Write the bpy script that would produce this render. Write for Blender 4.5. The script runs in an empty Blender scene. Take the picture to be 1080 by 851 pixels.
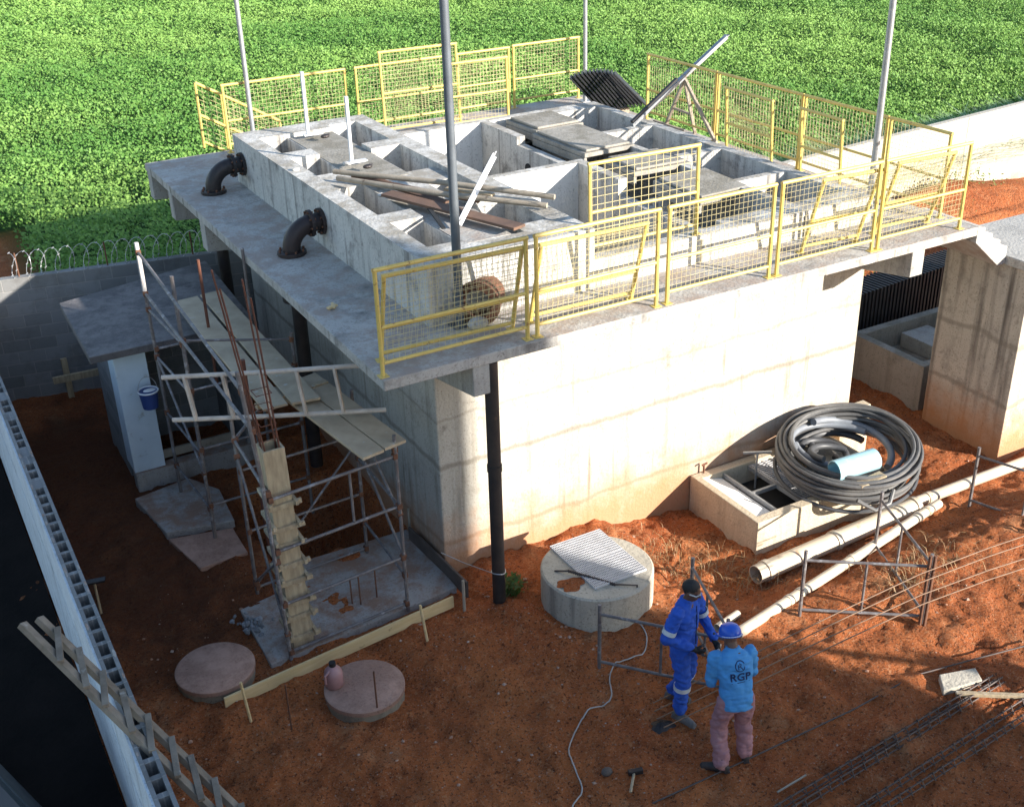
import bpy, bmesh, math, random
import numpy as np
from mathutils import Vector, Matrix, Quaternion
from mathutils.bvhtree import BVHTree

random.seed(7)
RNG = np.random.default_rng(11)
PI = math.pi
SC = bpy.context.scene
COL = SC.collection

# ------------------------------------------------------------------ camera model (solved from the photo)
CAM = Vector((-4.892, -10.69, 8.259))
F_PX, W_PX, H_PX = 1236.3, 1080.0, 851.0
YAW, PITCH, ROLL = 0.50259, 0.47353, -0.029077
def cam_axes():
    cy, sy, cp, sp = math.cos(YAW), math.sin(YAW), math.cos(PITCH), math.sin(PITCH)
    f = Vector((sy*cp, cy*cp, -sp)); r = Vector((cy, -sy, 0)); u = r.cross(f)
    c, s = math.cos(ROLL), math.sin(ROLL)
    return r*c + u*s, u*c - r*s, f
AX_R, AX_U, AX_F = cam_axes()
def ray(px, py):
    return AX_R*((px-540)/F_PX) - AX_U*((py-425.5)/F_PX) + AX_F
def at(px, py, z=0.0):                  # survey: point of height z seen at a photo position
    r = ray(px, py); return CAM + r*((z-CAM.z)/r.z)
def on_y(px, py, y):
    r = ray(px, py); return CAM + r*((y-CAM.y)/r.y)
def on_x(px, py, x):
    r = ray(px, py); return CAM + r*((x-CAM.x)/r.x)

# ------------------------------------------------------------------ terrain
def sstep(a, b, x):
    t = np.clip((np.asarray(x, float)-a)/(b-a), 0, 1); return t*t*(3-2*t)
_tab = np.random.default_rng(3).random((256, 256))
def vnoise(x, y):
    x = np.asarray(x, float); y = np.asarray(y, float)
    xi = np.floor(x).astype(int); yi = np.floor(y).astype(int)
    fx = x-xi; fy = y-yi; fx = fx*fx*(3-2*fx); fy = fy*fy*(3-2*fy)
    a = _tab[xi % 256, yi % 256]; b = _tab[(xi+1) % 256, yi % 256]
    c = _tab[xi % 256, (yi+1) % 256]; d = _tab[(xi+1) % 256, (yi+1) % 256]
    return (a*(1-fx)+b*fx)*(1-fy) + (c*(1-fx)+d*fx)*fy - .5
def g_base(x, y):
    x = np.asarray(x, float); y = np.asarray(y, float)
    z = -.3*sstep(1.9, 3.0, x)*sstep(-2.9, -1.7, y)*(1-sstep(3.0, 5.0, y))*(1-sstep(11, 13, x))
    # ground beside the new column sunk deep to make it dark under the scaffold
    z = z - 1.3*sstep(-1.75, -1.5, x)*(1-sstep(-.35, -.12, x))*sstep(1.1, 1.35, y)*(1-sstep(2.7, 3.1, y))
    # spoil heap by the rear wall
    z = z + .75*np.exp(-(((x-15.2)/2.2)**2 + ((y-5.9)/.9)**2)) + .3*np.exp(-(((x-12.4)/1.3)**2+((y-5.2)/.8)**2))
    return z
def g_full(x, y):
    x = np.asarray(x, float); y = np.asarray(y, float)
    n = .09*vnoise(x*.7, y*.7) + .085*vnoise(x*2.3+9, y*2.3) + .06*vnoise(x*6+3, y*6) + .036*vnoise(x*14, y*14+5) + .022*vnoise(x*30, y*30)
    rough = 1 + 1.2*np.exp(-(((x-2.6)/.9)**2+((y+1.2)/.7)**2)) + 3.5*np.exp(-(((x-14.5)/3)**2+((y-5.8)/1.5)**2))
    return g_base(x, y) + n*rough*(1-.7*sstep(9, 12, y))
def gz(x, y): return float(g_base(x, y))
def G(px, py, dz=0.0):                  # point on the (smooth) ground
    z = 0.0
    for _ in range(12):
        p = at(px, py, z+dz); z = gz(p.x, p.y)
    return p
def rise(base, py):                     # height above base whose picture row is py
    lo, hi = 0.0, 12.0
    for _ in range(40):
        m = (lo+hi)/2; d = base + Vector((0, 0, m)) - CAM
        y = 425.5 - F_PX*d.dot(AX_U)/d.dot(AX_F)
        if y > py: lo = m
        else: hi = m
    return m

# ------------------------------------------------------------------ materials
def new_mat(name):
    m = bpy.data.materials.new(name); m.use_nodes = True
    nt = m.node_tree; nt.nodes.clear()
    o = nt.nodes.new('ShaderNodeOutputMaterial'); b = nt.nodes.new('ShaderNodeBsdfPrincipled')
    nt.links.new(b.outputs[0], o.inputs[0])
    return m, nt, b
def nd(nt, t, **k):
    n = nt.nodes.new(t)
    for a, v in k.items(): setattr(n, a, v)
    return n
def rgba(c): return (c[0], c[1], c[2], 1)
def noise_fac(nt, coord, scale, lo, hi, detail=6, rough=.6, stretch=None):
    src = coord
    if stretch:
        mp = nd(nt, 'ShaderNodeMapping'); mp.inputs['Scale'].default_value = stretch
        nt.links.new(coord, mp.inputs[0]); src = mp.outputs[0]
    n = nd(nt, 'ShaderNodeTexNoise'); n.inputs['Scale'].default_value = scale
    n.inputs['Detail'].default_value = detail; n.inputs['Roughness'].default_value = rough
    nt.links.new(src, n.inputs['Vector'])
    r = nd(nt, 'ShaderNodeMapRange'); r.inputs[1].default_value = lo; r.inputs[2].default_value = hi
    nt.links.new(n.outputs[0], r.inputs[0])
    return r.outputs[0]
def mixc(nt, fac, a, b):
    m = nd(nt, 'ShaderNodeMix', data_type='RGBA')
    if isinstance(fac, float): m.inputs[0].default_value = fac
    else: nt.links.new(fac, m.inputs[0])
    for i, c in ((6, a), (7, b)):
        if isinstance(c, tuple): m.inputs[i].default_value = rgba(c)
        else: nt.links.new(c, m.inputs[i])
    return m.outputs[2]
def mth(nt, op, a, b=0.0):
    m = nd(nt, 'ShaderNodeMath', operation=op)
    for i, c in ((0, a), (1, b)):
        if isinstance(c, (int, float)): m.inputs[i].default_value = c
        else: nt.links.new(c, m.inputs[i])
    return m.outputs[0]
def bump(nt, bsdf, h, strength, dist=.02):
    b = nd(nt, 'ShaderNodeBump'); b.inputs['Strength'].default_value = strength; b.inputs['Distance'].default_value = dist
    nt.links.new(h, b.inputs['Height']); nt.links.new(b.outputs[0], bsdf.inputs['Normal'])
def simple(name, c1, c2=None, scale=6, rough=.7, metal=0.0, bmp=.0, bscale=60, spread=(.35, .65), stretch=None, c3=None, s3=22, t3=(.62, .72)):
    m, nt, b = new_mat(name)
    tc = nd(nt, 'ShaderNodeTexCoord').outputs['Object']
    c2 = c2 or tuple(v*.75 for v in c1)
    col = mixc(nt, noise_fac(nt, tc, scale, spread[0], spread[1], stretch=stretch), c1, c2)
    if c3: col = mixc(nt, noise_fac(nt, tc, s3, t3[0], t3[1]), col, c3)
    nt.links.new(col, b.inputs['Base Color'])
    b.inputs['Roughness'].default_value = rough; b.inputs['Metallic'].default_value = metal
    if bmp:
        n = nd(nt, 'ShaderNodeTexNoise'); n.inputs['Scale'].default_value = bscale; n.inputs['Detail'].default_value = 5
        nt.links.new(tc, n.inputs['Vector']); bump(nt, b, n.outputs[0], bmp)
    return m
def concrete(name, c1, c2, dark=(.12, .11, .1), streak=.45, panels=0, soil=None, joints=(), blot=.5, moss=None, soil_c=(.36, .16, .065)):
    m, nt, b = new_mat(name)
    pos = nd(nt, 'ShaderNodeNewGeometry'); P = pos.outputs['Position']
    col = mixc(nt, noise_fac(nt, P, .9, .3, .7, 8, .65), c1, c2)
    col = mixc(nt, mth(nt, 'MULTIPLY', noise_fac(nt, P, 2.6, .52, .72, 8, .7), blot), col, dark)
    col = mixc(nt, mth(nt, 'MULTIPLY', noise_fac(nt, P, 7.5, .55, .68, 8, .75), blot*.7), col, dark)
    col = mixc(nt, mth(nt, 'MULTIPLY', noise_fac(nt, P, 38, .58, .68, 3), .6), col, dark)
    sep = nd(nt, 'ShaderNodeSeparateXYZ'); nt.links.new(P, sep.inputs[0]); Z = sep.outputs[2]
    nz = nd(nt, 'ShaderNodeSeparateXYZ'); nt.links.new(pos.outputs['True Normal'], nz.inputs[0])
    vert = mth(nt, 'SUBTRACT', 1.0, mth(nt, 'ABSOLUTE', nz.outputs[2]))
    st = noise_fac(nt, P, 1.0, .52, .74, 6, .6, stretch=(7, 7, .35))
    col = mixc(nt, mth(nt, 'MULTIPLY', mth(nt, 'MULTIPLY', st, streak), vert), col, dark)
    if moss:
        col = mixc(nt, mth(nt, 'MULTIPLY', noise_fac(nt, P, 2.3, .44, .58, 9, .78), mth(nt, 'ABSOLUTE', nz.outputs[2])), col, moss)
    wob = mth(nt, 'MULTIPLY', noise_fac(nt, P, 1.7, .3, .7), .09)
    for z0, wdt, amt in joints:
        d = mth(nt, 'ABSOLUTE', mth(nt, 'SUBTRACT', mth(nt, 'ADD', Z, wob), z0+.045))
        r = nd(nt, 'ShaderNodeMapRange'); r.inputs[1].default_value = wdt; r.inputs[2].default_value = wdt*.3
        nt.links.new(d, r.inputs[0])
        col = mixc(nt, mth(nt, 'MULTIPLY', mth(nt, 'MULTIPLY', r.outputs[0], amt), vert), col, (.19, .165, .125))
    if panels:
        sx = mth(nt, 'ABSOLUTE', mth(nt, 'SUBTRACT', mth(nt, 'FRACT', mth(nt, 'DIVIDE', mth(nt, 'ADD', sep.outputs[0], mth(nt, 'MULTIPLY', wob, .12)), panels)), .5))
        r = nd(nt, 'ShaderNodeMapRange'); r.inputs[1].default_value = .016; r.inputs[2].default_value = .004; nt.links.new(sx, r.inputs[0])
        keep = noise_fac(nt, P, 1.4, .42, .6, 4)
        col = mixc(nt, mth(nt, 'MULTIPLY', mth(nt, 'MULTIPLY', r.outputs[0], .4), keep), col, (.17, .15, .115))
        pt = mth(nt, 'MULTIPLY', noise_fac(nt, P, 4.5, .61, .70, 5, .6), noise_fac(nt, P, 1.1, .46, .56, 2))
        col = mixc(nt, mth(nt, 'MULTIPLY', mth(nt, 'MULTIPLY', pt, .55), vert), col, (.15, .13, .10))
        dr = mth(nt, 'MULTIPLY', noise_fac(nt, P, 1.0, .56, .7, 5, .55, stretch=(11, 11, .5)), noise_fac(nt, P, .8, .45, .6, 3))
        col = mixc(nt, mth(nt, 'MULTIPLY', mth(nt, 'MULTIPLY', dr, .8), vert), col, (.19, .165, .12))
    if soil is not None:
        wob2 = mth(nt, 'MULTIPLY', noise_fac(nt, P, 2.2, .25, .75, 8, .7), .7)
        zz = mth(nt, 'ADD', Z, wob2)
        r = nd(nt, 'ShaderNodeMapRange'); r.inputs[1].default_value = soil; r.inputs[2].default_value = soil-.75
        nt.links.new(zz, r.inputs[0])
        col = mixc(nt, mth(nt, 'MULTIPLY', r.outputs[0], .85), col, soil_c)
    nt.links.new(col, b.inputs['Base Color']); b.inputs['Roughness'].default_value = .88
    n = nd(nt, 'ShaderNodeTexNoise'); n.inputs['Scale'].default_value = 26; n.inputs['Detail'].default_value = 8
    nt.links.new(P, n.inputs['Vector']); bump(nt, b, n.outputs[0], .35, .03)
    return m

M = {}
M['wall'] = concrete('concrete_wall_pale', (.49, .46, .40), (.41, .38, .32), (.16, .135, .10), .45, panels=1.22, soil=1.15, joints=((.38, .045, .6), (1.43, .05, .65), (2.05, .03, .35)), blot=.5, soil_c=(.44, .20, .08))
M['conc'] = concrete('concrete_grey', (.44, .42, .38), (.35, .335, .30), (.14, .13, .12), .55, blot=.6)
M['deck'] = concrete('concrete_deck', (.49, .47, .43), (.38, .36, .325), (.13, .12, .105), .95, blot=.85, moss=(.33, .27, .225))
M['block_tank'] = concrete('concrete_stained', (.52, .46, .37), (.43, .38, .31), (.10, .085, .07), .95, soil=.95, joints=((.55, .05, .55), (1.45, .06, .55)), blot=.6, soil_c=(.42, .19, .07))
M['channel'] = concrete('concrete_channel', (.62, .60, .55), (.47, .45, .41), (.12, .11, .10), 1.0, blot=.9, moss=(.30, .27, .22))
M['basin'] = concrete('concrete_basin_white', (.74, .73, .70), (.68, .67, .63), (.3, .29, .27), .35, blot=.25)
M['old_slab'] = concrete('concrete_old_slab', (.36, .33, .28), (.27, .25, .21), (.12, .11, .09), .5, blot=.5, moss=(.2, .18, .14))
M['well'] = concrete('concrete_well', (.50, .45, .36), (.42, .38, .30), (.15, .13, .11), .8, soil=.25, blot=.5)
M['lid'] = concrete('concrete_lid_soiled', (.38, .23, .17), (.29, .165, .115), (.14, .08, .06), .4, blot=.5, moss=(.44, .27, .20))
M['ring'] = concrete('concrete_ring', (.30, .25, .18), (.22, .18, .13), (.1, .08, .06), .6, soil=.3, blot=.5)
M['pad'] = concrete('concrete_pad', (.40, .375, .345), (.30, .275, .25), (.13, .10, .085), .4, blot=.6, moss=(.27, .17, .12))
M['pit_box'] = concrete('concrete_box', (.56, .47, .34), (.48, .39, .27), (.24, .19, .13), .5, soil=.12, blot=.4)
M['rear_wall'] = concrete('rear_wall_render', (.50, .46, .38), (.42, .38, .31), (.2, .17, .13), .5, soil=.7, joints=((1.1, .02, .25),), blot=.4)
M['plaster'] = concrete('white_plaster', (.66, .70, .74), (.56, .60, .64), (.25, .25, .25), .6, blot=.5)
M['mortar_core'] = simple('block_core_dark', (.06, .055, .05), (.04, .04, .035), 8, .95)
M['yellow'] = simple('yellow_paint', (.66, .50, .14), (.58, .42, .11), 5, .5, c3=(.30, .16, .06), s3=16, t3=(.60, .68))
M['galv'] = simple('galvanised_steel', (.42, .43, .44), (.33, .34, .35), 12, .45, .6)
M['tube'] = simple('scaffold_tube', (.20, .185, .18), (.13, .11, .105), 9, .6, .25, c3=(.30, .29, .29), s3=12, t3=(.55, .66))
M['tube_white'] = simple('scaffold_tube_painted', (.62, .58, .54), (.5, .45, .42), 9, .6, .0, c3=(.30, .13, .08), s3=14)
M['rust'] = simple('rusty_steel', (.19, .085, .045), (.11, .05, .03), 14, .85, .1, bmp=.3)
M['rust_red'] = simple('rusty_red_bar', (.17, .062, .035), (.10, .042, .027), 10, .8, .1)
M['rebar'] = simple('rebar_steel', (.11, .085, .075), (.07, .055, .05), 20, .65, .4)
M['rebar_light'] = simple('rebar_light', (.30, .19, .12), (.2, .125, .08), 15, .6, .3)
M['black_iron'] = simple('black_cast_iron', (.022, .02, .021), (.045, .035, .032), 6, .5, .3, bmp=.2, bscale=25)
M['brown_iron'] = simple('brown_cast_iron', (.042, .027, .024), (.03, .022, .021), 6, .55, .2, bmp=.2, bscale=25)
M['black_pvc'] = simple('black_plastic', (.015, .015, .017), (.028, .027, .028), 5, .55)
M['drain'] = simple('black_drain_pipe', (.018, .017, .017), (.05, .035, .028), 4, .6, bmp=.1, c3=(.09, .05, .03), s3=5)
M['hose'] = simple('grey_hose', (.08, .08, .08), (.135, .13, .122), 4, .5, bmp=.15, bscale=40)
M['hose_dark'] = simple('dark_hose', (.045, .047, .05), (.075, .075, .078), 4, .5)
M['hose_grey'] = simple('light_grey_hose', (.22, .24, .26), (.16, .17, .19), 4, .5)
M['pvc'] = simple('cream_pvc', (.62, .53, .40), (.54, .44, .32), 3, .42, c3=(.42, .25, .14), s3=5)
M['bluepvc'] = simple('blue_pvc', (.30, .56, .66), (.38, .58, .62), 5, .5, c3=(.50, .48, .40), s3=6, t3=(.55, .65))
M['dark'] = simple('dark_void', (.012, .012, .012), (.02, .02, .02), 5, .9)
M['tar'] = simple('dark_wet_ground', (.008, .007, .0065), (.014, .011, .010), 2, .95, bmp=.4, bscale=20)  # even near-black colour for the ground beyond the block wall
M['dark_pole'] = simple('dark_grey_pole', (.13, .15, .17), (.10, .115, .13), 6, .5, .2)
M['wood_rough'] = simple('rough_grey_timber', (.27, .22, .165), (.16, .125, .09), 5, .9, bmp=.3, c3=(.38, .35, .30), s3=7)
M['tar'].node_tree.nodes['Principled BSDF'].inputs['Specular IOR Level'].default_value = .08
M['mesh'] = simple('yellow_mesh_wire', (.62, .53, .28), (.52, .44, .22), 8, .5)
M['grate'] = simple('grating_steel', (.62, .62, .63), (.5, .5, .51), 10, .5, .2)
M['wood_new'] = simple('new_pine', (.66, .50, .27), (.58, .42, .20), 3, .75, stretch=(1, 1, 8), c3=(.22, .13, .06), s3=5, t3=(.68, .74))
M['wood_form'] = simple('formwork_pine', (.47, .37, .235), (.31, .235, .145), 4, .8, stretch=(6, 6, 1), bmp=.15, c3=(.5, .45, .36), s3=6)
M['wood_grey'] = simple('weathered_plank', (.36, .31, .24), (.27, .225, .17), 2.5, .85, stretch=(1, 3, 1), bmp=.2, c3=(.14, .10, .07), s3=6)
M['wood_pale'] = simple('pale_board', (.50, .40, .27), (.36, .28, .185), 2.5, .8, bmp=.1, c3=(.5, .48, .42), s3=6)
M['wood_brown'] = simple('brown_plank', (.17, .095, .06), (.10, .06, .042), 3, .85, bmp=.2)
M['wood_dark'] = simple('dark_board', (.13, .10, .08), (.08, .06, .05), 4, .85)
M['wood_lad'] = simple('ladder_wood', (.55, .49, .42), (.42, .36, .30), 6, .8, c3=(.45, .42, .38), s3=9)
M['block'] = None
M['roof'] = concrete('hut_roof_slab', (.12, .11, .11), (.08, .075, .075), (.04, .04, .04), .3, blot=.6, moss=(.17, .155, .15))
M['skin'] = simple('skin', (.13, .065, .04), (.11, .055, .035), 8, .55)
M['skin2'] = simple('skin_brown', (.17, .085, .05), (.14, .07, .042), 8, .55)
M['hair'] = simple('black_hair', (.012, .01, .009), (.02, .016, .014), 40, .7, bmp=.3)
M['cover'] = simple('royal_blue_cloth', (.024, .095, .46), (.019, .075, .38), 9, .9, bmp=.25, bscale=14)
M['shirt'] = simple('sky_blue_cloth', (.075, .30, .60), (.06, .25, .53), 7, .85, bmp=.25, bscale=14)
M['pink'] = simple('faded_pink_cloth', (.40, .19, .19), (.30, .15, .16), 6, .9, bmp=.3, bscale=14, c3=(.46, .26, .24), s3=8)
M['navy'] = simple('navy_print', (.008, .022, .085), (.01, .028, .1), 10, .8)
M['reflect'] = simple('reflective_tape', (.62, .64, .64), (.52, .55, .56), 10, .4)
M['boot'] = simple('grey_boot', (.17, .16, .15), (.11, .1, .095), 12, .8, c3=(.2, .1, .06), s3=12)
M['boot_black'] = simple('black_boot', (.025, .022, .022), (.05, .035, .03), 12, .7)
M['glove'] = simple('black_glove', (.016, .016, .017), (.03, .028, .028), 20, .8)
M['helmet'] = simple('blue_helmet', (.02, .10, .52), (.018, .085, .46), 5, .3)
M['white'] = simple('white_paint', (.72, .72, .72), (.62, .62, .62), 8, .55)
M['white_hose'] = simple('white_hose', (.46, .43, .39), (.36, .33, .29), 8, .5)
M['jug'] = simple('rose_plastic_jug', (.40, .22, .21), (.32, .17, .165), 5, .45)
M['rubble'] = simple('rubble_grey', (.30, .30, .31), (.17, .165, .16), 9, .9)
M['stone'] = simple('pale_pebble', (.46, .35, .27), (.36, .15, .07), 3, .9)
M['carpaint'] = simple('dark_car_paint', (.008, .010, .012), (.010, .012, .015), 3, .4)
M['glass'] = simple('dark_car_glass', (.02, .03, .035), (.03, .04, .045), 3, .08)
M['wire'] = simple('razor_wire_steel', (.50, .50, .50), (.4, .4, .4), 20, .4, .6)
M['paleblue'] = simple('pale_blue_paint', (.60, .68, .73), (.52, .60, .65), 3, .8, c3=(.36, .38, .36), s3=6)
M['darkblue'] = simple('dark_blue_plastic', (.03, .06, .2), (.025, .05, .17), 6, .5)

def block_material():
    m, nt, b = new_mat('concrete_block_wall')
    tc = nd(nt, 'ShaderNodeTexCoord').outputs['UV']
    br = nd(nt, 'ShaderNodeTexBrick'); br.inputs['Scale'].default_value = 1
    br.inputs['Brick Width'].default_value = .4; br.inputs['Row Height'].default_value = .2
    br.inputs['Mortar Size'].default_value = .008; br.inputs['Mortar Smooth'].default_value = .3
    br.inputs['Color1'].default_value = (.24, .24, .235, 1); br.inputs['Color2'].default_value = (.17, .17, .165, 1); br.inputs['Mortar'].default_value = (.29, .28, .26, 1)
    nt.links.new(tc, br.inputs['Vector'])
    P = nd(nt, 'ShaderNodeNewGeometry').outputs['Position']
    col = mixc(nt, mth(nt, 'MULTIPLY', noise_fac(nt, P, 2.2, .5, .72, 8, .7), .6), br.outputs[0], (.08, .07, .06))
    nt.links.new(col, b.inputs['Base Color']); b.inputs['Roughness'].default_value = .95
    n = noise_fac(nt, P, 60, .2, .8)
    bump(nt, b, mth(nt, 'ADD', mth(nt, 'MULTIPLY', br.outputs[1], -1.0), mth(nt, 'MULTIPLY', n, .4)), .6, .012)
    return m
M['block'] = block_material()

def soil_material():
    m, nt, b = new_mat('red_soil')
    P = nd(nt, 'ShaderNodeNewGeometry').outputs['Position']
    col = mixc(nt, noise_fac(nt, P, .55, .32, .68, 8, .65), (.57, .190, .062), (.41, .110, .036))
    col = mixc(nt, mth(nt, 'MULTIPLY', noise_fac(nt, P, 3.1, .5, .7, 8, .7), .7), col, (.19, .055, .022))
    col = mixc(nt, mth(nt, 'MULTIPLY', noise_fac(nt, P, 1.3, .56, .7, 8, .7), .55), col, (.65, .34, .165))
    col = mixc(nt, mth(nt, 'MULTIPLY', noise_fac(nt, P, 20, .56, .68, 5), .6), col, (.60, .30, .14))
    col = mixc(nt, mth(nt, 'MULTIPLY', noise_fac(nt, P, 34, .55, .64, 4), .85), col, (.09, .03, .015))
    col = mixc(nt, mth(nt, 'MULTIPLY', noise_fac(nt, P, 75, .60, .67, 2), .8), col, (.52, .34, .22))
    sep = nd(nt, 'ShaderNodeSeparateXYZ'); nt.links.new(P, sep.inputs[0])
    # painted shade: soil colour darkened between the hut and the block wall
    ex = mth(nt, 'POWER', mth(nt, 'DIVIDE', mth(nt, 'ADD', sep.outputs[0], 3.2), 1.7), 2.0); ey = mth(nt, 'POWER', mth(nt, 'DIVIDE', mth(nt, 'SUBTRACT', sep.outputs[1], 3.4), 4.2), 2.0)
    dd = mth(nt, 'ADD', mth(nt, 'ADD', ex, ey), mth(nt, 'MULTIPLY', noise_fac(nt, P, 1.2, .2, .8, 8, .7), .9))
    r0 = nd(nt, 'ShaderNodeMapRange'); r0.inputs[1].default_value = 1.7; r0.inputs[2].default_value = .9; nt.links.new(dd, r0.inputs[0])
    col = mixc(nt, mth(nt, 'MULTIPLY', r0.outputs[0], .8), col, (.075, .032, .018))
    # dark green ground cover under and around the crop
    r = nd(nt, 'ShaderNodeMapRange'); r.inputs[1].default_value = 8.4; r.inputs[2].default_value = 9.4
    nt.links.new(sep.outputs[1], r.inputs[0])
    rx = nd(nt, 'ShaderNodeMapRange'); rx.inputs[1].default_value = -2.9; rx.inputs[2].default_value = -2.1
    nt.links.new(sep.outputs[0], rx.inputs[0])
    ry = nd(nt, 'ShaderNodeMapRange'); ry.inputs[1].default_value = 16; ry.inputs[2].default_value = 17
    nt.links.new(sep.outputs[1], ry.inputs[0])
    far = mth(nt, 'MULTIPLY', r.outputs[0], mth(nt, 'MAXIMUM', rx.outputs[0], ry.outputs[0]))
    col = mixc(nt, far, col, mixc(nt, noise_fac(nt, P, 2, .3, .7), (.05, .11, .025), (.035, .075, .02)))
    nt.links.new(col, b.inputs['Base Color']); b.inputs['Roughness'].default_value = .95
    b.inputs['Specular IOR Level'].default_value = .15
    n = nd(nt, 'ShaderNodeTexNoise'); n.inputs['Scale'].default_value = 17; n.inputs['Detail'].default_value = 10; n.inputs['Roughness'].default_value = .72
    nt.links.new(P, n.inputs['Vector']); bump(nt, b, n.outputs[0], 1.0, .09)
    return m
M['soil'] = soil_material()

def leaf_material(name, a, bcol, trans=.35):
    m, nt, b = new_mat(name)
    g = nd(nt, 'ShaderNodeAttribute', attribute_name='tint')
    col = mixc(nt, g.outputs['Fac'], a, bcol)
    nt.links.new(col, b.inputs['Base Color']); b.inputs['Roughness'].default_value = .55
    b.inputs['Specular IOR Level'].default_value = .3
    tr = nd(nt, 'ShaderNodeBsdfTranslucent'); nt.links.new(col, tr.inputs[0])
    mx = nd(nt, 'ShaderNodeMixShader'); mx.inputs[0].default_value = trans
    o = [n for n in nt.nodes if n.type == 'OUTPUT_MATERIAL'][0]
    nt.links.new(b.outputs[0], mx.inputs[1]); nt.links.new(tr.outputs[0], mx.inputs[2]); nt.links.new(mx.outputs[0], o.inputs[0])
    return m
M['crop'] = leaf_material('crop_leaf', (.100, .235, .045), (.265, .43, .10))
M['grass'] = leaf_material('grass_leaf', (.20, .36, .15), (.40, .52, .34))
M['weed'] = leaf_material('weed_leaf', (.07, .16, .03), (.22, .22, .08))
M['dry'] = leaf_material('dry_stalk', (.40, .27, .13), (.28, .16, .08), .1)

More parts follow.
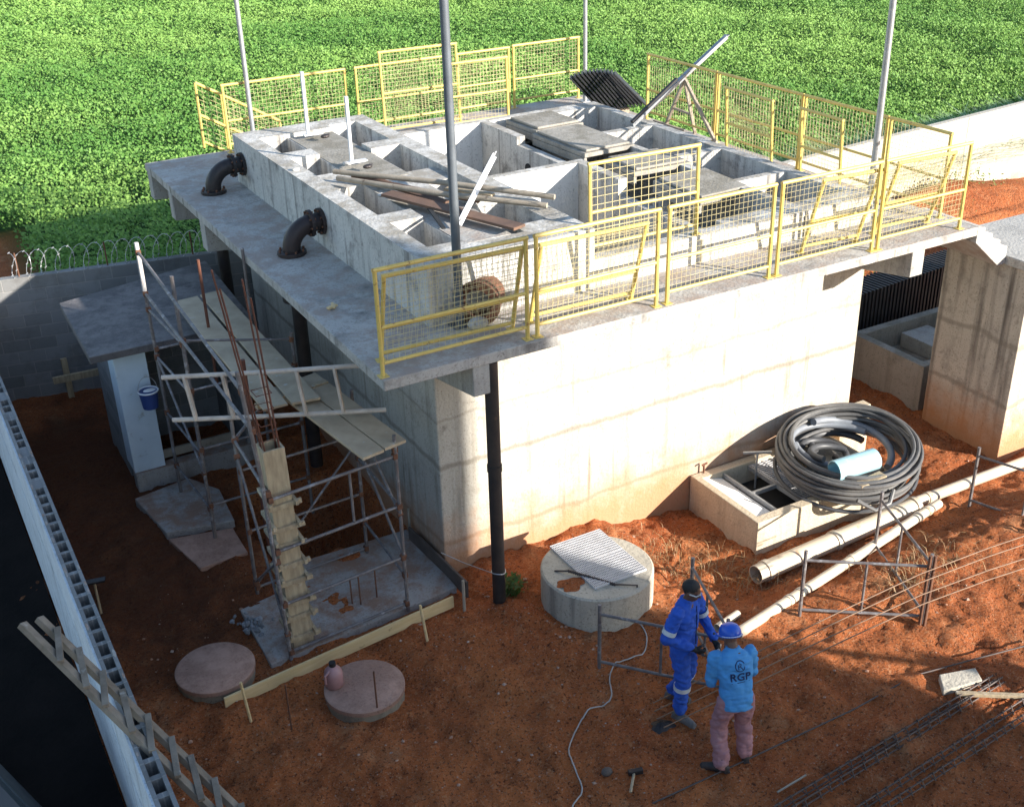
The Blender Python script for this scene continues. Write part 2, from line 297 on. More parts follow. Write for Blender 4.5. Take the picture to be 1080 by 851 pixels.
# ------------------------------------------------------------------ mesh builder
class MB:
    def __init__(s): s.v = []; s.f = []
    def add(s, v, f):
        n = len(s.v); s.v += [tuple(p) for p in v]; s.f += [tuple(i+n for i in q) for q in f]; return s
    def box(s, x0, x1, y0, y1, z0, z1):
        return s.add([(x0,y0,z0),(x1,y0,z0),(x1,y1,z0),(x0,y1,z0),(x0,y0,z1),(x1,y0,z1),(x1,y1,z1),(x0,y1,z1)],
                     [(0,3,2,1),(4,5,6,7),(0,1,5,4),(1,2,6,5),(2,3,7,6),(3,0,4,7)])
    def hexa(s, b4, t4):
        return s.add(list(b4)+list(t4), [(0,3,2,1),(4,5,6,7),(0,1,5,4),(1,2,6,5),(2,3,7,6),(3,0,4,7)])
    def bar(s, p, q, w, h, up=(0,0,1)):                   # rectangular bar from p to q
        p = Vector(p); q = Vector(q); d = (q-p).normalized(); u = Vector(up)
        a = d.cross(u)
        if a.length < 1e-4: a = d.cross(Vector((1,0,0)))
        a.normalize(); u = a.cross(d).normalized(); a = a*(w/2); u = u*(h/2)
        return s.hexa([p-a-u, p+a-u, q+a-u, q-a-u], [p-a+u, p+a+u, q+a+u, q-a+u])
    def tube(s, pts, r, n=8, closed=False, radii=None):
        pts = [Vector(p) for p in pts]; N = len(pts); V = []; prev = None
        for i, p in enumerate(pts):
            if closed: d = pts[(i+1) % N]-pts[i-1]
            else: d = pts[min(i+1, N-1)]-pts[max(i-1, 0)]
            d.normalize()
            if prev is None:
                a = d.cross(Vector((0,0,1)))
                if a.length < 1e-3: a = d.cross(Vector((1,0,0)))
            else: a = prev - d*prev.dot(d)
            a.normalize(); prev = a; b = d.cross(a)
            rr = radii[i] if radii else r
            V += [p + (a*math.cos(2*PI*k/n) + b*math.sin(2*PI*k/n))*rr for k in range(n)]
        Fc = []
        for i in range(N if closed else N-1):
            j = (i+1) % N
            Fc += [(i*n+k, i*n+(k+1) % n, j*n+(k+1) % n, j*n+k) for k in range(n)]
        if not closed: Fc += [tuple(range(n))[::-1], tuple((N-1)*n+k for k in range(n))]
        return s.add(V, Fc)
    def pipe(s, p, q, r, ri, n=24):                       # hollow straight pipe
        p = Vector(p); q = Vector(q); d = (q-p).normalized(); a = d.cross(Vector((0,0,1)))
        if a.length < 1e-3: a = Vector((1,0,0))
        a.normalize(); b = d.cross(a); V = []
        for c, rr in ((p, r), (q, r), (q, ri), (p, ri)):
            V += [c + (a*math.cos(2*PI*k/n)+b*math.sin(2*PI*k/n))*rr for k in range(n)]
        Fc = []
        for i in range(4):
            j = (i+1) % 4
            Fc += [(i*n+k, i*n+(k+1) % n, j*n+(k+1) % n, j*n+k) for k in range(n)]
        return s.add(V, Fc)
    def cyl(s, c, r, z0, z1, n=32, r1=None, squash=1):
        r1 = r if r1 is None else r1
        V = [(c[0]+r*math.cos(2*PI*k/n), c[1]+r*squash*math.sin(2*PI*k/n), z0) for k in range(n)] + [(c[0]+r1*math.cos(2*PI*k/n), c[1]+r1*squash*math.sin(2*PI*k/n), z1) for k in range(n)]
        return s.add(V, [tuple(range(n))[::-1], tuple(range(n, 2*n))] + [(k, (k+1) % n, n+(k+1) % n, n+k) for k in range(n)])
    def lathe(s, prof, c=(0,0), n=32):                    # prof: (r, z) bottom to top
        V = []; N = len(prof)
        for r, z in prof: V += [(c[0]+r*math.cos(2*PI*k/n), c[1]+r*math.sin(2*PI*k/n), z) for k in range(n)]
        Fc = [(i*n+k, i*n+(k+1) % n, (i+1)*n+(k+1) % n, (i+1)*n+k) for i in range(N-1) for k in range(n)]
        return s.add(V, Fc + [tuple(range(n))[::-1], tuple((N-1)*n+k for k in range(n))])
    def prism(s, poly, z0, z1):
        n = len(poly)
        V = [(p[0], p[1], z0) for p in poly] + [(p[0], p[1], z1) for p in poly]
        return s.add(V, [tuple(range(n))[::-1], tuple(range(n, 2*n))] + [(k, (k+1) % n, n+(k+1) % n, n+k) for k in range(n)])
    def extr(s, poly, vec):                               # planar 3D polygon pushed along vec
        n = len(poly); poly = [Vector(p) for p in poly]; vec = Vector(vec)
        return s.add(poly+[p+vec for p in poly], [tuple(range(n))[::-1], tuple(range(n, 2*n))] + [(k, (k+1) % n, n+(k+1) % n, n+k) for k in range(n)])
    def ell(s, c, r, rot=None, nu=16, nv=10):
        c = Vector(c); V = [c + self_rot(rot, (0,0,-r[2]))]; Fc = []
        for i in range(1, nv):
            t = -PI/2 + PI*i/nv
            for k in range(nu):
                V.append(c + self_rot(rot, (r[0]*math.cos(t)*math.cos(2*PI*k/nu), r[1]*math.cos(t)*math.sin(2*PI*k/nu), r[2]*math.sin(t))))
        V.append(c + self_rot(rot, (0,0,r[2])))
        for k in range(nu): Fc.append((0, 1+(k+1) % nu, 1+k))
        for i in range(nv-2):
            for k in range(nu):
                a = 1+i*nu; Fc.append((a+k, a+(k+1) % nu, a+nu+(k+1) % nu, a+nu+k))
        a = 1+(nv-2)*nu; L = len(V)-1
        for k in range(nu): Fc.append((a+k, a+(k+1) % nu, L))
        return s.add(V, Fc)
    def cells(s, xs, ys, H, zb):                          # stepped solid: H[i][j] is the top of cell i,j
        nx, ny = len(xs)-1, len(ys)-1
        def h(i, j): return H[i][j] if 0 <= i < nx and 0 <= j < ny else zb
        for i in range(nx):
            for j in range(ny):
                x0, x1, y0, y1, z = xs[i], xs[i+1], ys[j], ys[j+1], H[i][j]
                s.add([(x0,y0,z),(x1,y0,z),(x1,y1,z),(x0,y1,z)], [(0,1,2,3)])
                for di, dj, a, b in ((-1,0,(x0,y1),(x0,y0)), (1,0,(x1,y0),(x1,y1)), (0,-1,(x0,y0),(x1,y0)), (0,1,(x1,y1),(x0,y1))):
                    zn = h(i+di, j+dj)
                    if zn < z-1e-6: s.add([(a[0],a[1],zn),(b[0],b[1],zn),(b[0],b[1],z),(a[0],a[1],z)], [(0,1,2,3)])
        return s
    def build(s, name, mat, parent=None, loc=None, smooth=False, bevel=0, local=False):
        o0 = Vector((0,0,0))
        if parent is not None and not local: o0 = wloc(parent)
        elif loc is not None: o0 = Vector(loc)
        me = bpy.data.meshes.new(name)
        me.from_pydata([(p[0]-o0.x, p[1]-o0.y, p[2]-o0.z) for p in s.v], [], s.f); me.update()
        if bevel or smooth:
            bm = bmesh.new(); bm.from_mesh(me); bmesh.ops.remove_doubles(bm, verts=bm.verts, dist=1e-5); bm.to_mesh(me); bm.free()
        if smooth:
            for p in me.polygons: p.use_smooth = True
            try: me.set_sharp_from_angle(angle=math.radians(42))
            except Exception: pass
        me.materials.append(mat)
        ob = bpy.data.objects.new(name, me); COL.objects.link(ob)
        if parent is not None: ob.parent = parent
        elif loc is not None: ob.location = loc
        if bevel:
            b = ob.modifiers.new('bevel', 'BEVEL'); b.width = bevel; b.segments = 2; b.limit_method = 'ANGLE'; b.angle_limit = math.radians(50)
        return ob
def self_rot(rot, p):
    p = Vector(p); return rot @ p if rot is not None else p
def wloc(o):
    L = Vector((0,0,0))
    while o is not None: L = L + o.location; o = o.parent
    return L
def tag(o, label, cat, group=None, kind=None):
    if label: o['label'] = label
    if cat: o['category'] = cat
    if group: o['group'] = group
    if kind: o['kind'] = kind
    return o
def thing(name, label, cat, loc=(0,0,0), rotz=0, group=None):
    o = bpy.data.objects.new(name, None); COL.objects.link(o); o.empty_display_size = .2
    o.location = loc; o.rotation_euler = (0,0,rotz)
    return tag(o, label, cat, group)
def dup(root, loc, rot, label):
    r = root.copy(); COL.objects.link(r); r.location = loc; r.rotation_euler = rot; r['label'] = label
    for ch in root.children:
        c = ch.copy(); COL.objects.link(c); c.parent = r
        for g in ch.children:
            d = g.copy(); COL.objects.link(d); d.parent = c
    return r
def V(x, y, z): return Vector((x, y, z))
def up(p, h): return Vector((p[0], p[1], p[2]+h))
def lerp(a, b, t): return Vector(a)*(1-t)+Vector(b)*t

# ================================================================== GROUND
def axis(lo, hi, step, far):
    a = list(np.arange(lo, hi+1e-6, step)); d = step; x = hi
    while x < far: d *= 1.25; x += d; a.append(x)
    x = lo; d = step
    while x > -far: d *= 1.25; x -= d; a.insert(0, x)
    return np.array(a)
def make_ground():
    xs = axis(-6, 9, .045, 400); ys = axis(-8, 5, .045, 400)
    X, Y = np.meshgrid(xs, ys, indexing='ij'); Z = g_full(X, Y)
    nx, ny = X.shape
    co = np.stack([X, Y, Z], -1).reshape(-1, 3).astype('f4')
    idx = np.arange(nx*ny).reshape(nx, ny)
    q = np.stack([idx[:-1,:-1], idx[1:,:-1], idx[1:,1:], idx[:-1,1:]], -1).reshape(-1, 4)
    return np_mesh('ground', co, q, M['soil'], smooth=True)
def np_mesh(name, co, faces, mat, smooth=False, tint=None):
    me = bpy.data.meshes.new(name); k = faces.shape[1]
    me.vertices.add(len(co)); me.vertices.foreach_set('co', np.ascontiguousarray(co, 'f4').ravel())
    me.loops.add(faces.size); me.loops.foreach_set('vertex_index', np.ascontiguousarray(faces, 'i4').ravel())
    me.polygons.add(len(faces)); me.polygons.foreach_set('loop_start', np.arange(0, faces.size, k, dtype='i4'))
    if smooth: me.polygons.foreach_set('use_smooth', np.ones(len(faces), dtype=bool))
    me.update(calc_edges=True); me.validate()
    if tint is not None:
        a = me.attributes.new('tint', 'FLOAT', 'POINT'); a.data.foreach_set('value', np.ascontiguousarray(tint, 'f4'))
    me.materials.append(mat)
    o = bpy.data.objects.new(name, me); COL.objects.link(o); return o
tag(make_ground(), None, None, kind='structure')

# ---- vegetation
def leaves(P, size, tilt, yaw, aspect, tint):
    """folded leaf: 2 triangles sharing a midrib, at P, normal tilted"""
    n = len(P)
    cy, sy = np.cos(yaw), np.sin(yaw)
    N = np.array([[.33, -.52, .62]]) + RNG.normal(0, .42, (n, 3))        # leaves turn partly to the light
    N /= np.linalg.norm(N, axis=1)[:, None]
    d0 = np.stack([cy, sy, np.sin(tilt)], -1); d = d0 - N*(d0*N).sum(1)[:, None]; d /= np.linalg.norm(d, axis=1)[:, None]
    u = N; w2 = np.cross(u, d); s = size[:, None]
    a = P; b = P + d*s; m1 = P + d*s*.45 + w2*s*aspect + u*s*.10; m2 = P + d*s*.45 - w2*s*aspect + u*s*.10
    co = np.stack([a, m2, b, m1], 1).reshape(-1, 3)
    i = np.arange(n)[:, None]*4
    f = np.concatenate([i+np.array([[0, 1, 2]]), i+np.array([[0, 2, 3]])], 1).reshape(-1, 3)
    return co, f, np.repeat(tint, 4)
def inside(x, y): # crop leaves the bare track corner on the left free
    wall = np.where(x < 3, 7.85-.2*(x+3.3), np.where(x < 6.6, 7.2, 5.9+.1*(x-6.5)))
    e = .35*vnoise(x*1.3, y*1.3)
    bare = (x < -2.2+e-(16-y)*.09) & (y < 16.6+e*2)
    return (y > wall+1.0+e) & ~bare
def crop_band(y0, y1, xl, xr, plants_per_m2, leaves_per, size, hgt):
    area = (y1-y0)*((xr[0]+xr[1])/2-(xl[0]+xl[1])/2); n = int(area*plants_per_m2)
    y = RNG.uniform(y0, y1, n); t = (y-y0)/(y1-y0)
    x = RNG.random(n); x = (xl[0]*(1-t)+xl[1]*t)*(1-x)+(xr[0]*(1-t)+xr[1]*t)*x
    k = inside(x, y); x = x[k]; y = y[k]; n = len(x)
    hmod = 1 + .42*vnoise(x*.55, y*.55) + .38*vnoise(x*1.6+7, y*1.6) + .22*RNG.uniform(-1, 1, n)
    h = hgt*np.clip(hmod, .35, 1.6)
    m = leaves_per; px = np.repeat(x, m); py = np.repeat(y, m); ph = np.repeat(h, m)
    L = len(px); rr = np.sqrt(RNG.random(L))*.27*(size/.1)**.6; th = RNG.uniform(0, 2*PI, L)
    lift = RNG.random(L)**.55
    P = np.stack([px+rr*np.cos(th), py+rr*np.sin(th), ph*(.25+.75*lift)*(1-.5*(rr/.4)**2)], -1)
    sz = size*RNG.uniform(.6, 1.35, L)
    tint = np.clip(np.repeat(.5+.9*vnoise(x*.28+3, y*.28)+.5*vnoise(x*.08, y*.08+5)+.25*RNG.uniform(-1, 1, n), m)+RNG.uniform(-.3, .3, L), 0, 1)
    return leaves(P, sz, RNG.uniform(-.5, .75, L), th+RNG.uniform(-.9, .9, L), .36, tint)
def merge(parts):
    co = []; f = []; t = []; n = 0
    for c, q, a in parts: co.append(c); f.append(q+n); t.append(a); n += len(c)
    return np.concatenate(co), np.concatenate(f), np.concatenate(t)
bands = [crop_band(7, 14, (-7, -6), (25, 33), 46, 11, .080, .66),
         crop_band(14, 24, (-6, -4), (34, 50), 36, 11, .080, .66),
         crop_band(24, 40, (-5, -2), (50, 66), 28, 11, .086, .68),
         crop_band(40, 66, (-4, 0), (58, 78), 17, 11, .115, .70)]
co, f, t = merge(bands)
tag(np_mesh('field_crop', co, f, M['crop'], tint=t), 'dense green leafy crop filling the whole field beyond the walls', 'crop', kind='stuff')
def blades(n, xf, yf, h0, h1, mat, name, label, cat, lean=.5, w=.012):
    x = xf(n); y = yf(n, x); th = RNG.uniform(0, 2*PI, n); h = RNG.uniform(h0, h1, n)
    z = g_full(x, y)
    base = np.stack([x, y, z], -1); d = np.stack([np.cos(th), np.sin(th), np.zeros(n)], -1); s = np.stack([-np.sin(th), np.cos(th), np.zeros(n)], -1)*w
    le = RNG.uniform(.1, lean, n)[:, None]*h[:, None]
    mid = base + d*le*.4 + np.stack([0*x, 0*x, h*.65], -1); tip = base + d*le*1.4 + np.stack([0*x, 0*x, h*.85], -1)
    co = np.stack([base-s, base+s, mid+s, mid-s, tip], 1).reshape(-1, 3); i = np.arange(n)[:, None]*5
    f = np.concatenate([i+np.array([[0,1,2]]), i+np.array([[0,2,3]]), i+np.array([[3,2,4]])], 1).reshape(-1, 3)
    return tag(np_mesh(name, co, f, mat, tint=np.repeat(RNG.random(n), 5)), label, cat, kind='stuff')
blades(42000, lambda n: 8.5+RNG.random(n)*24, lambda n, x: 6.15+.1*(x-6.5)+np.abs(RNG.normal(0, .6, n)), .7, 1.5, M['grass'], 'tall_grass', 'pale silvery long grass leaning over the rear wall at the field edge', 'grass', .9, .016)
def weed_patch(spots, name, label, n, size=.05, hh=.15, mat='weed'):
    P = []; 
    for (cx, cy, rx, ry) in spots:
        a = RNG.normal(0, 1, (n, 2))*np.array([[rx, ry]])*.5; x = cx+a[:,0]; y = cy+a[:,1]
        P.append(np.stack([x, y, g_full(x, y)+RNG.random(n)**1.6*hh], -1))
    P = np.concatenate(P); L = len(P)
    c, f, t = leaves(P, size*RNG.uniform(.5, 1.5, L), RNG.uniform(-.3, 1.0, L), RNG.uniform(0, 2*PI, L), .22, RNG.random(L))
    return tag(np_mesh(name, c, f, M[mat], tint=t), label, 'weeds', kind='stuff')
pw = [G(668, 598), G(690, 575), G(735, 560)]
def stalk_y(spots, n):
    k = RNG.integers(0, len(spots), n); S = np.array(spots)[k]
    return S[:,0]+RNG.normal(0, .5, n)*S[:,2], S[:,1]+RNG.normal(0, .5, n)*S[:,3]
_sx, _sy = stalk_y([(2.35, -.95, .8, .4), (2.9, -1.3, .6, .5), (3.35, -1.75, .35, .3), (5.0, -2.9, .9, .5), (4.6, -3.1, .5, .4)], 900)
blades(900, lambda n: _sx, lambda n, x: _sy, .03, .16, M['dry'], 'dry_weeds', 'sparse dry weeds and stalks on the red soil between the round well and the box', 'weeds', 1.6, .0035)
weed_patch([(.46, -.78, .12, .1), (9.6, 3.2, 1.2, .6), (13.2, 5.0, 1.4, .5), (15.5, 6.2, 1.6, .4), (11.2, 4.6, 1, .6)], 'green_weeds', 'low green weeds in patches along the spoil heap and walls', 260, .075, .22)
def pebbles():
    mb = MB(); R = random.Random(5)
    for i in range(3000):
        x = R.uniform(-4, 9); y = R.uniform(-7.5, 1.5)
        if i % 3 == 0: x = R.gauss(0, 1.6); y = R.gauss(-2.2, 1.3)
        if 0 < x < 6.5 and y > -.1: continue
        z = float(g_full(x, y)); r = R.uniform(.004, .011)*(2.4 if R.random() < .09 else 1)
        a = r*R.uniform(.7, 1.4); b = r*R.uniform(.7, 1.4); c = r*R.uniform(.5, .9)
        th = R.uniform(0, PI); ca, sa = math.cos(th), math.sin(th)
        vs = [(a,0,0),(0,b,0),(-a,0,0),(0,-b,0),(a*.1,0,c),(0,0,-c)]
        mb.add([(x+p[0]*ca-p[1]*sa, y+p[0]*sa+p[1]*ca, z+p[2]+c*.4) for p in vs], [(0,1,4),(1,2,4),(2,3,4),(3,0,4),(1,0,5),(2,1,5),(3,2,5),(0,3,5)])
    o = mb.build('pebbles', M['stone']); tag(o, 'small pale pebbles and clods strewn over the red yard', 'pebbles', kind='stuff')
pebbles()

# ================================================================== CONCRETE TANK
tank = thing('concrete_tank', 'large pale concrete treatment tank with overhanging deck and open channels on top', 'tank', (3.2, 3.3, 0))
mb = MB().cells([0, .2, 6.3, 6.48], [0, .2, 6.55, 6.7], [[3.08]*3, [3.08, 1.0, 3.08], [3.08]*3], -.9)
mb.build('tank_wall', M['wall'], tank, bevel=.02)
def ring_slab(o, i_, z0, z1):
    R4 = lambda r, z: [(r[0], r[2], z), (r[1], r[2], z), (r[1], r[3], z), (r[0], r[3], z)]
    Vv = R4(o, z0)+R4(i_, z0)+R4(o, z1)+R4(i_, z1); Fc = []
    for k in range(4):
        n = (k+1) % 4; Fc += [(n, k, 4+k, 4+n), (8+k, 8+n, 12+n, 12+k), (k, n, 8+n, 8+k), (4+n, 4+k, 12+k, 12+n)]
    return MB().add(Vv, Fc)
ring_slab((-.97, 7.45, -.93, 8.6), (.2, 6.3, .2, 6.55), 3.08, 3.2).build('deck_slab', M['deck'], tank, bevel=.012)
def bracket(axis_, a, w, out, base, depth0, depth1):
    m = MB()
    z1 = 3.078
    if axis_ == 'x':   # sticks out along -x at y=a
        m.extr([(base, a-w/2, z1), (out, a-w/2, z1), (out, a-w/2, z1-depth1), (base, a-w/2, z1-depth0)], (0, w, 0))
    else:
        m.extr([(a-w/2, base, z1), (a-w/2, out, z1), (a-w/2, out, z1-depth1), (a-w/2, base, z1-depth0)], (w, 0, 0))
    m.build('bracket', M['conc'], tank, bevel=.01)
for y in (8.42, 7.15, 5.45): bracket('x', y, .24, -.962, .0, .5, .42)
for x in (.14, 6.42): bracket('y', x, .22, -.918, .0, .5, .34)
# open top: left channel block, basins, small boxes
xs = [0, .25, .68, 1.40, 1.85, 2.12, 2.9, 4.15, 4.30, 4.55, 5.30, 5.42, 6.32, 6.48]
ys = [0, .18, .35, .5, .6, 1.5, 1.62, 1.85, 2.05, 2.5, 2.95, 3.1, 3.3, 3.42, 3.55, 3.7, 4.05, 4.7, 4.85, 5.05, 5.2, 5.35, 6.2, 6.35, 6.55, 6.7]
H = [[3.55]*(len(ys)-1) for _ in range(len(xs)-1)]
def paint(x0, x1, y0, y1, z):
    for i in range(len(xs)-1):
        for j in range(len(ys)-1):
            if xs[i] >= x0-1e-6 and xs[i+1] <= x1+1e-6 and ys[j] >= y0-1e-6 and ys[j+1] <= y1+1e-6: H[i][j] = z
paint(0, 2.12, 0, 6.7, 3.93)
for y0, y1 in ((.5, 1.5), (1.85, 3.3), (4.05, 4.85), (5.2, 6.2)): paint(.25, .68, y0, y1, 2.0)
for y0, y1 in ((.6, 1.62), (2.05, 2.95), (3.55, 4.7), (5.05, 6.35)): paint(1.40, 1.85, y0, y1, 2.2)
paint(0.68, 1.40, .35, 6.2, 3.87); paint(.18, .25, .18, 6.35, 3.93); paint(.25, .68, 3.3, 4.05, 3.87); paint(1.4, 1.85, 2.95, 3.55, 3.86)
paint(2.12, 4.15, 3.7, 6.55, 1.7)            # big basin
paint(2.12, 4.15, .18, 3.55, 1.7)            # front basin
paint(4.15, 4.30, 3.7, 5.35, 3.42)            # wall with the round holes
paint(4.30, 5.30, .35, 6.55, 2.6)            # channel under the loose slabs
paint(4.15, 4.30, .35, 2.5, 3.3)
paint(4.30, 5.30, 3.55, 3.7, 3.36); paint(4.3, 5.3, 1.85, 2.05, 3.36)
for y0, y1 in ((4.85, 6.35), (3.1, 4.7), (1.62, 2.95), (.35, 1.5)): paint(5.42, 6.32, y0, y1, 2.9)
mb = MB().cells(xs, ys, H, 3.2); ch_o = mb.build('channel_block', M['channel'], tank)
MB().box(.70, 1.38, 3.4, 6.15, 3.872, 3.878).build('dirty_screed', M['old_slab'], tank); MB().box(.70, 1.38, .5, 1.9, 3.872, 3.878).build('dirty_screed', M['deck'], tank)
# re-surface the two basins with pale lining panels (their inner faces are whiter than the tops)
MB().box(2.123, 4.147, 6.535, 6.547, 1.71, 3.53).build('basin_lining', M['basin'], tank); MB().box(2.123, 4.147, 3.535, 3.547, 1.71, 3.53).build('basin_lining', M['basin'], tank)
# round ports in the dividing wall
mb = MB()
for y in (5.0, 4.25): MB().tube([(4.135, y, 3.12), (4.152, y, 3.12)], .085, 16).build('port', M['dark'], tank)
# front parapet nibs (low stubs along the front edge)
mb = MB()
for x in (3.66, 5.3): MB().box(x, x+.03, -.02, .002, 3.21, 3.5).build('joint_strip', M['old_slab'], tank)
# foundation ledge visible at right corner
mb = MB(); mb.box(6.2, 6.75, -.16, .0, -.5, .48); mb.build('footing', M['pit_box'], tank, bevel=.01)

# loose concrete slabs lying over the channel
def loose_slab(c, sx, sy, z, rot, label, tilt=0):
    t = thing('concrete_slab', label, 'slab', (c[0], c[1], z), rot, 'loose slabs over the tank channel')
    t.rotation_euler = (tilt, 0, rot)
    m = MB(); m.box(-sx/2, sx/2, -sy/2, sy/2, 0, .07); m.box(-sx/2+.06, sx/2-.06, -sy/2+.05, sy/2-.05, .072, .11)
    m.build('slab_plate', M['old_slab'], t, local=True, bevel=.012)
    m = MB(); m.box(-sx/2-.004, -sx/2+.05, -sy/2+.01, sy/2-.01, -.12, -.002); m.box(sx/2-.05, sx/2+.004, -sy/2+.01, sy/2-.01, -.12, -.002)
    m.build('slab_rib', M['old_slab'], t, local=True, bevel=.01)
loose_slab((5.0, 5.92), .92, .95, 3.50, .03, 'rear loose concrete slab, the one closest to the black slat pack')
loose_slab((4.9, 4.6), .92, 1.5, 3.50, .02, 'longest loose concrete slab, lying beside the wall with round holes')
loose_slab((5.02, 3.05), .98, .85, 3.49, -.03, 'weathered loose slab half behind the top of the upright yellow panel')
loose_slab((5.0, 1.7), .95, 1.0, 3.47, .05, 'tilted loose slab nearest the front railing, beside the upright yellow panel', .05)

# ================================================================== STAIRS + SECOND TANK at right
mb = MB()
poly = [(7.452, 3.2), (7.6, 3.17), (7.6, 3.115), (7.77, 3.05), (7.77, 2.995), (7.94, 2.93), (7.94, 2.875), (8.1, 2.81), (8.1, 2.56), (7.96, 2.56), (7.452, 2.98)]
mb.extr([(p[0], -.93, p[1]) for p in poly], (0, 1.0, 0))
st = mb.build('concrete_stair', M['deck'], None, loc=(7.9, -.43, 2.44), bevel=.01); tag(st, 'short sloping concrete stair stepping down from the deck to the stained tank', 'stair')
bt = thing('stained_tank', 'lower concrete tank with dark water stains and an orange soiled foot at right', 'tank', (9.6, -.6, -.3))
mb = MB(); mb.box(8.16, 12.5, -1.32, .1, -1.0, 2.55); mb.build('tank_wall', M['block_tank'], bt, bevel=.012)
mb = MB(); mb.box(8.103, 12.55, -1.36, .14, 2.552, 2.68); mb.build('cap_slab', M['conc'], bt, bevel=.012)
# low basin behind, between the tanks
lb = thing('low_basin', 'low rectangular concrete basin in the gap between the two tanks', 'basin', (9.4, 1.2, -.3))
mb = MB().cells([8.35, 8.5, 10.6, 10.75], [.35, .5, 1.75, 1.9], [[.45]*3, [.45, .05, .45], [.45]*3], -.7); mb.build('basin_wall', M['old_slab'], lb, bevel=.008)
mb = MB(); mb.box(9.3, 9.9, 1.0, 1.7, .052, .3); mb.build('inlet_box', M['conc'], lb, bevel=.01)
wb = thing('pale_trough', 'pale concrete trough at the right edge below the spoil heap', 'trough', (15, 4.4, 0))
mb = MB().cells([13.2, 13.35, 17.5, 17.65], [2.4, 2.55, 3.6, 3.75], [[.5]*3, [.5, .1, .5], [.5]*3], -.3); mb.build('trough_wall', M['basin'], wb, bevel=.01)
# black ribbed packs stored below the deck
def ribbed(p, L, W, Hh, rotz, label, tilt=0):
    t = thing('ribbed_pack', label, 'plastic pack', p, rotz, 'black ribbed packs below the deck'); t.rotation_euler = (0, tilt, rotz)
    m = MB(); m.box(0, L, 0, W, 0, Hh-.02); m.build('pack_core', M['black_pvc'], t, local=True)
    m = MB(); n = int(L/.09)
    for i in range(n): m.box(i*L/n, i*L/n+.04, -.03, W+.03, 0, Hh)
    m.build('rib', M['black_pvc'], t, local=True)
ribbed((8.3, 2.2, -.25), 3.4, .5, 1.15, .08, 'long black ribbed pack standing behind the low basin')
ribbed((7.0, 2.95, -.25), 2.6, .6, 1.5, .12, 'taller black ribbed pack farther back below the deck corner')
mb = MB()
for i in range(3):
    a = V(7.4, 2.2+i*.05, 1.0+.02*i)
    mb.bar(a+V(0, i*.14, .02*i), a+V(1.0, i*.14-.2, .18), .1, .05)
o = mb.build('steel_channel_bundle', M['galv'], None, loc=(7.9, 2.2, 1.0)); tag(o, 'bundle of grey steel channels lying on the black packs under the deck', 'steel bundle')

# ================================================================== RAILINGS
def wire_grid(mb, w, z0, z1, sx, sz, t=.005, y=0):
    n = max(2, round(w/sx))
    for i in range(1, n): mb.box(w*i/n-t/2, w*i/n+t/2, y-t/2, y+t/2, z0, z1)
    m = max(2, round((z1-z0)/sz))
    for j in range(1, m):
        zz = z0+(z1-z0)*j/m; mb.box(.02, w-.02, y-t/2+.0045, y+t/2+.0045, zz-t/2, zz+t/2)
def panel(a, b, label, h=1.12, lean=0, mid=.52, bot=.14, group='yellow railing panels on the tank deck', sx=.065, sz=.065, r=.024, t=.0028, base=None):
    a = Vector(a); b = Vector(b); d = b-a; w = d.length
    t_ = thing('railing_panel', label, 'railing', a, 0, group)
    rz = math.atan2(d.y, d.x); t_.rotation_euler = (Matrix.Rotation(rz, 3, 'Z') @ Matrix.Rotation(-math.asin(d.z/w), 3, 'Y') @ Matrix.Rotation(lean, 3, 'X')).to_euler()
    for x in (0, w):
        o = MB().tube([(x, 0, 0), (x, 0, h)], r, 8).build('post', M['yellow'], t_, local=True, smooth=True)
    MB().tube([(-r, 0, h), (w+r, 0, h)], r, 8).build('top_rail', M['yellow'], t_, local=True, smooth=True)
    MB().tube([(.02, 0, mid), (w-.02, 0, mid)], r*.85, 8).build('mid_rail', M['yellow'], t_, local=True, smooth=True)
    MB().tube([(.02, 0, bot), (w-.02, 0, bot)], r*.85, 8).build('bottom_rail', M['yellow'], t_, local=True, smooth=True)
    m = MB(); wire_grid(m, w, bot, h, sx, sz, t); m.build('wire_mesh', M['mesh'], t_, local=True)
    for x in (0, w):
        MB().box(x-.05, x+.05, -.05, .05, 0, .008).build('foot_plate', M['yellow'], t_, local=True)
    return t_
D = 3.2
yf = -.83
panel((-.93, yf, D), (.74, yf, D), 'first yellow railing panel at the near deck corner, mostly in shade')
panel((.86, yf, D), (2.4, yf, D), 'second yellow railing panel on the front edge, right of the shaded corner panel')
panel((2.55, yf, D), (4.02, yf, D), 'middle yellow railing panel of the front edge, below the upright panel on the tank')
panel((4.14, yf, D), (5.66, yf, D), 'fourth yellow railing panel on the front edge, just left of the lamp post at right')
panel((5.76, yf, D), (7.2, yf, D), 'last yellow railing panel on the front edge, above the concrete stair')
# spare panels leaning on the fixed ones
panel((-.80, yf+.34, D), (.72, yf+.30, D), 'spare railing panel leaning behind the shaded corner panel', 1.05, .26, .42, .1)
panel((.98, yf+.36, D), (2.28, yf+.32, D), 'spare railing panel leaning behind the second front panel', 1.02, .28, .4, .1)
panel((4.9, yf+.42, D), (5.75, yf+.36, D), 'narrow spare railing panel leaning behind the fourth front panel', 1.05, .3, .45, .1)
panel((6.15, yf+.45, D), (7.05, yf+.4, D), 'narrow spare railing panel leaning behind the last front panel', 1.05, .3, .45, .1)
panel((2.13, .10, 3.56), (3.62, .06, 3.56), 'yellow panel standing upright on the tank wall in front of the basins', 1.08, -.02, .52, .12, sx=.1, sz=.1, t=.005)
